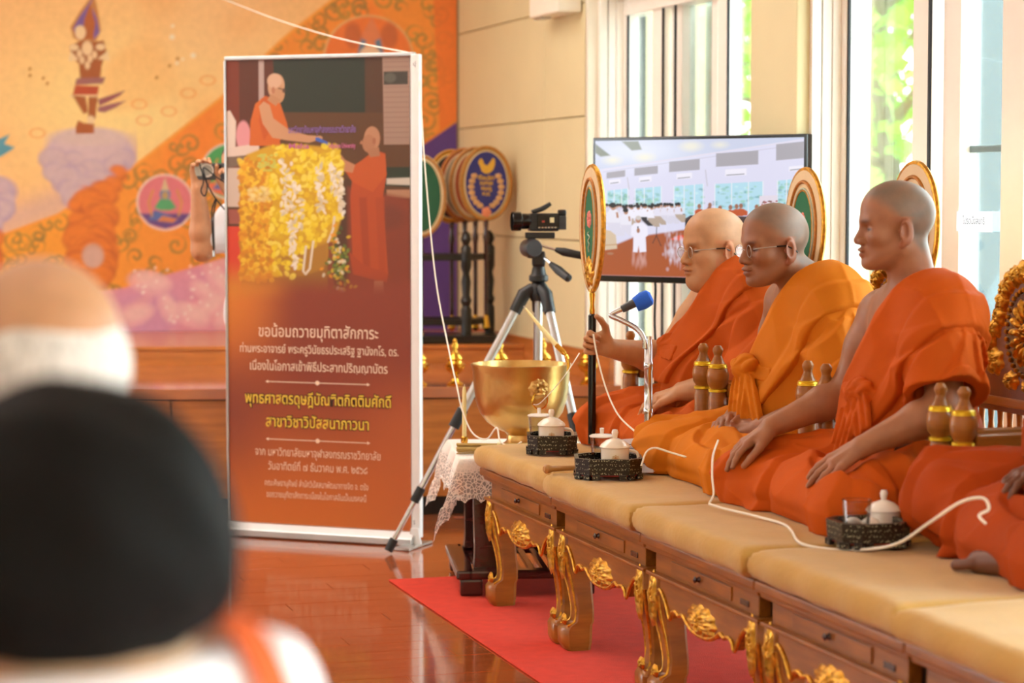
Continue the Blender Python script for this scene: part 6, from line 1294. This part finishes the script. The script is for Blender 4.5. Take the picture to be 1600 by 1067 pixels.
# ------------------------------------------------------------------ person with a phone behind the banner
pc = campt(425, 300, 9.18); Z0 = 0.72
ph = thing('person', 'person in white shirt behind the banner raising a phone camera, only forearm and hand showing', 'person', (pc.x, pc.y, 0), math.atan2(-0.9578, -0.2874))
bf, tf, cf = body_fn(dict(head=(0.05, -0.12, 0.70), head_rot=(0, 0, 0), skin='#c99068', hair='#1a1412', stub=1.0, hairline=0.0, armR=[(0.05, -0.16, 0.49), (0.10, -0.265, 0.385), (0.145, -0.275, 0.625)], handR=dict(d=(0.0, 0.05, 1), n=(-1, -0.4, 0.0), curl=(0.7, 0.7, 0.7, 0.7), thumb=(0.3, 0.2), s=0.95),
     armL=[(0.05, 0.13, 0.49), (0.16, 0.06, 0.36), (0.15, -0.14, 0.60)], handL=dict(d=(0, 0.0, 1), n=(-1, 0.3, 0), curl=(0.9, 0.9, 0.9, 0.9), s=0.95)))
ob = netobj('body', bf, (-0.25, -0.45, -0.01), (0.45, 0.4, 0.9), 0.0045, M['skin'], ph, cf); ob.location.z = Z0
def shirt(p):
    d = smin(tf(p)-0.012, cap(p, (0.05, -0.15, 0.49), (0.078, -0.215, 0.435), 0.068, 0.066), 0.03); d = smin(d, cap(p, (0.05, 0.13, 0.49), (0.11, 0.095, 0.42), 0.068, 0.066), 0.03)
    return np.maximum(np.maximum(d-0.004*noise(p, 16, 2), p[:, 2]-0.585), -0.02-p[:, 2])
ob = netobj('shirt', shirt, (-0.25, -0.35, -0.04), (0.35, 0.35, 0.62), 0.008, M['shirt'], ph); ob.location.z = Z0
tr_ = mat('dark_trouser_cloth', '#2c2a30', 0.8)
def pants(p): return np.maximum(smin(cap(p, (0, 0.09, 0.76), (0, 0.10, 0.06), 0.095, 0.055), cap(p, (0, -0.09, 0.76), (0, -0.10, 0.06), 0.095, 0.055), 0.03), 0.03-p[:, 2])
netobj('trousers', pants, (-0.2, -0.25, 0.0), (0.2, 0.25, 0.9), 0.012, tr_, ph)
for sy in (-1, 1): MB().ball((0.04, sy*0.10, 0.03), (0.11, 0.045, 0.03), 12, 8).build('shoe', M['black'], ph, True)
fh_ = campt(335, 268, 9.02); fn_ = thing('phone', 'silver-grey smartphone with ring grip and black lanyard held up beside the banner', 'phone', fh_, -0.2915)
MB().box((0, 0, 0), (0.165, 0.010, 0.066)).build('case', mat('grey_phone_case', '#4a4c50', 0.35), fn_, bevel=0.004); MB().box((-0.045, -0.0055, 0.008), (0.072, 0.002, 0.05)).build('back_plate', mat('silver_phone_plate', '#b8b8b4', 0.3, metal=0.4), fn_, bevel=0.001)
MB().tube([(-0.028+0.024*math.cos(a), -0.009, 0.004+0.024*math.sin(a)) for a in np.linspace(0, 2*PI, 28, endpoint=False)], 0.003, 6, closed=True).build('ring_grip', M['white_porcelain'], fn_, True)
for k in range(3): MB().lathe([(0, 0), (0.0085, 0), (0.0085, 0.003), (0.006, 0.004), (0, 0.0035)], (0.022+k*0.022, -0.0055, 0.018), 16, np.array(Matrix.Rotation(PI/2, 3, 'X'))).build('camera_lens', M['gloss_black'], fn_, True)
of = np.array(fh_); R9 = np.array(Matrix.Rotation(0.2915, 3, 'Z')); lq = lambda px, py, D=8.97: R9@(np.array(campt(px, py, D))-of)
MB().tube(bez([lq(312, 256), lq(318, 282), lq(314, 298), lq(320, 306), lq(324, 290), lq(318, 262), lq(340, 278), lq(364, 292)], 5), 0.003, 6).build('lanyard', M['black'], fn_, True)
MB().tube(bez([lq(316, 270), lq(326, 292), lq(337, 310), lq(350, 326), lq(366, 342)], 5), 0.003, 6).build('lanyard', M['black'], fn_, True); MB().tube(bez([lq(337, 310), lq(331, 330), lq(332, 365), lq(334, 394)], 5), 0.003, 6).build('lanyard', M['black'], fn_, True); MB().tube(bez([lq(338, 312), lq(334, 335), lq(334, 360), lq(335, 390)], 5), 0.003, 6).build('lanyard', M['black'], fn_, True)
MB().tube([lq(334, 392), lq(334, 401)], 0.005, 8).build('cord_tip', M['chrome'], fn_, True)
# ------------------------------------------------------------------ two blurred people in the foreground
def sitter(label, loc, rz, HCz, hairfn, skin, hairc, shirtm, strap=None, shoulder=0.0, wd=1.0):
    t = thing('person', label, 'person', loc, rz); HC = np.array([0.03, 0, HCz], f32)
    def tor(p):
        p = p*np.array([1, 1/wd, 1], f32)
        d = ell(p, (0, 0, 0.14), (0.14, 0.18, 0.16)); d = smin(d, ell(p, (0.0, 0, 0.36), (0.12, 0.17, 0.20)), 0.08)
        d = smin(d, cap(p, (0.0, -0.155, 0.50+shoulder), (0, 0.155, 0.50+shoulder), 0.06), 0.06)
        for s_ in (-1, 1):
            d = smin(d, smin(cap(p, (0, s_*0.175, 0.49+shoulder), (0.03, s_*0.22, 0.24), 0.058, 0.045), cap(p, (0.03, s_*0.22, 0.24), (0.24, s_*0.12, 0.16), 0.045, 0.03), 0.02), 0.04)
        return d
    def bodyf(p): return smin(smin(tor(p), cap(p, HC+np.array([-0.02, 0, -0.05], f32), (-0.01, 0, 0.53+shoulder), 0.055, 0.06), 0.03), head_sdf((p-HC)/0.95)*0.95, 0.02)
    sk = np.array(lin(skin)); hc = np.array(lin(hairc))
    def cols(V):
        c = np.tile(sk, (len(V), 1)); q = (V-HC)/0.95; hm = np.sqrt((q*q).sum(1)) < 0.17; c[hm] = head_cols(q[hm], c[hm], hc, lin('#8a4a3a'), 0.0); return c
    netobj('body', bodyf, (-0.25, -0.35, -0.05), (0.4, 0.35, HCz+0.16), 0.007, M['skin'], t, cols)
    netobj('shirt', lambda p: np.maximum(np.maximum(tor(p)-0.014-0.003*noise(p, 18, 3), p[:, 2]-(0.555+shoulder)), -0.03-p[:, 2]), (-0.25, -0.35, -0.06), (0.4, 0.35, 0.66+shoulder), 0.009, shirtm, t)
    def lg(p):
        d = 9
        for s_ in (-1, 1): d = np.minimum(d, smin(cap(p, (0, s_*0.09, 0.05), (0.42, s_*0.10, 0.05), 0.085, 0.065), cap(p, (0.42, s_*0.10, 0.05), (0.40, s_*0.10, -0.38), 0.06, 0.042), 0.03))
        return d
    netobj('trousers', lg, (-0.15, -0.25, -0.44), (0.55, 0.25, 0.2), 0.012, shirtm, t)
    netobj('hair', lambda p: hairfn((p-HC)/0.95)*0.95, HC-0.24, HC+0.24, 0.006, mat(label.split()[1]+'_hair', hairc, 0.75, var=0.35, scale=40, stretch=(6, 6, 1), bump=0.5, bscale=60, spec=0.15), t)
    if strap: strap(t)
    st_ = thing('stool', 'plain white stool under '+label.split(' wearing')[0].split(' seen')[0], 'stool', (loc[0], loc[1], 0), rz)
    MB().box((0.04, 0, loc[2]-0.055), (0.36, 0.38, 0.03)).build('seat', M['white_porcelain'], st_, bevel=0.01)
    for sx in (-1, 1):
        for sy in (-1, 1): MB().tube([(0.04+sx*0.14, sy*0.15, loc[2]-0.06), (0.04+sx*0.17, sy*0.18, 0.0)], 0.018, 8).build('leg', M['white_porcelain'], st_, True)
    return t
def hairA(q):   # rim of short white hair, bare crown
    d = ell(q, (-0.022, 0, 0.018), (0.092, 0.082, 0.085)); return np.maximum(np.maximum(d, q[:, 2]-0.075-0.010*noise(q, 30, 2)), np.maximum(q[:, 0]-0.035, -0.075-q[:, 2]))
def hairB(q):
    d = smin(ell(q, (-0.012, 0, 0.035), (0.118, 0.114, 0.105)), ell(q, (-0.035, 0, -0.005), (0.09, 0.11, 0.066)), 0.04); return np.maximum(d, np.where(q[:, 2] < 0.055, q[:, 0]-0.045, -1))+0.004*noise(q, 45, 1)
yf = math.radians(73.3)      # facing away from the lens
sitter('blurred balding person with short white hair seen from behind at left', (0.227, 2.36, 0.44), yf+0.7, 0.690, hairA, '#b98a64', '#d8d6d0', M['shirt'], shoulder=-0.11, wd=0.8)
def strp(t):
    def band(p): return np.abs(np.sqrt((p[:, 0]*1.0)**2+(p[:, 2]-0.42)**2)-0.165)-0.004
    pts = [(-0.135, -0.075, 0.30), (-0.125, -0.085, 0.44), (-0.08, -0.092, 0.545), (-0.02, -0.095, 0.578), (0.06, -0.09, 0.55), (0.12, -0.08, 0.44)]
    P_ = bez(pts, 5); V = []; F = []
    for i, p in enumerate(P_): V += [(p[0], p[1]-0.014, p[2]), (p[0], p[1]+0.014, p[2]), (p[0]*1.03, p[1]+0.014, p[2]+0.004), (p[0]*1.03, p[1]-0.014, p[2]+0.004)]
    for i in range(len(P_)-1):
        for j in range(4): F.append((i*4+j, i*4+(j+1) % 4, (i+1)*4+(j+1) % 4, (i+1)*4+j))
    MB().add(V, F).build('orange_strap', mat('orange_strap_cloth', '#d8612a', 0.8), t, label='orange shoulder strap')
sitter('blurred black-haired person wearing white shirt and orange strap, nearest the lens', (0.175, 1.60, 0.44), yf+0.8, 0.622, hairB, '#c9a584', '#0a0908', M['shirt'], strp, shoulder=0.005, wd=0.74)
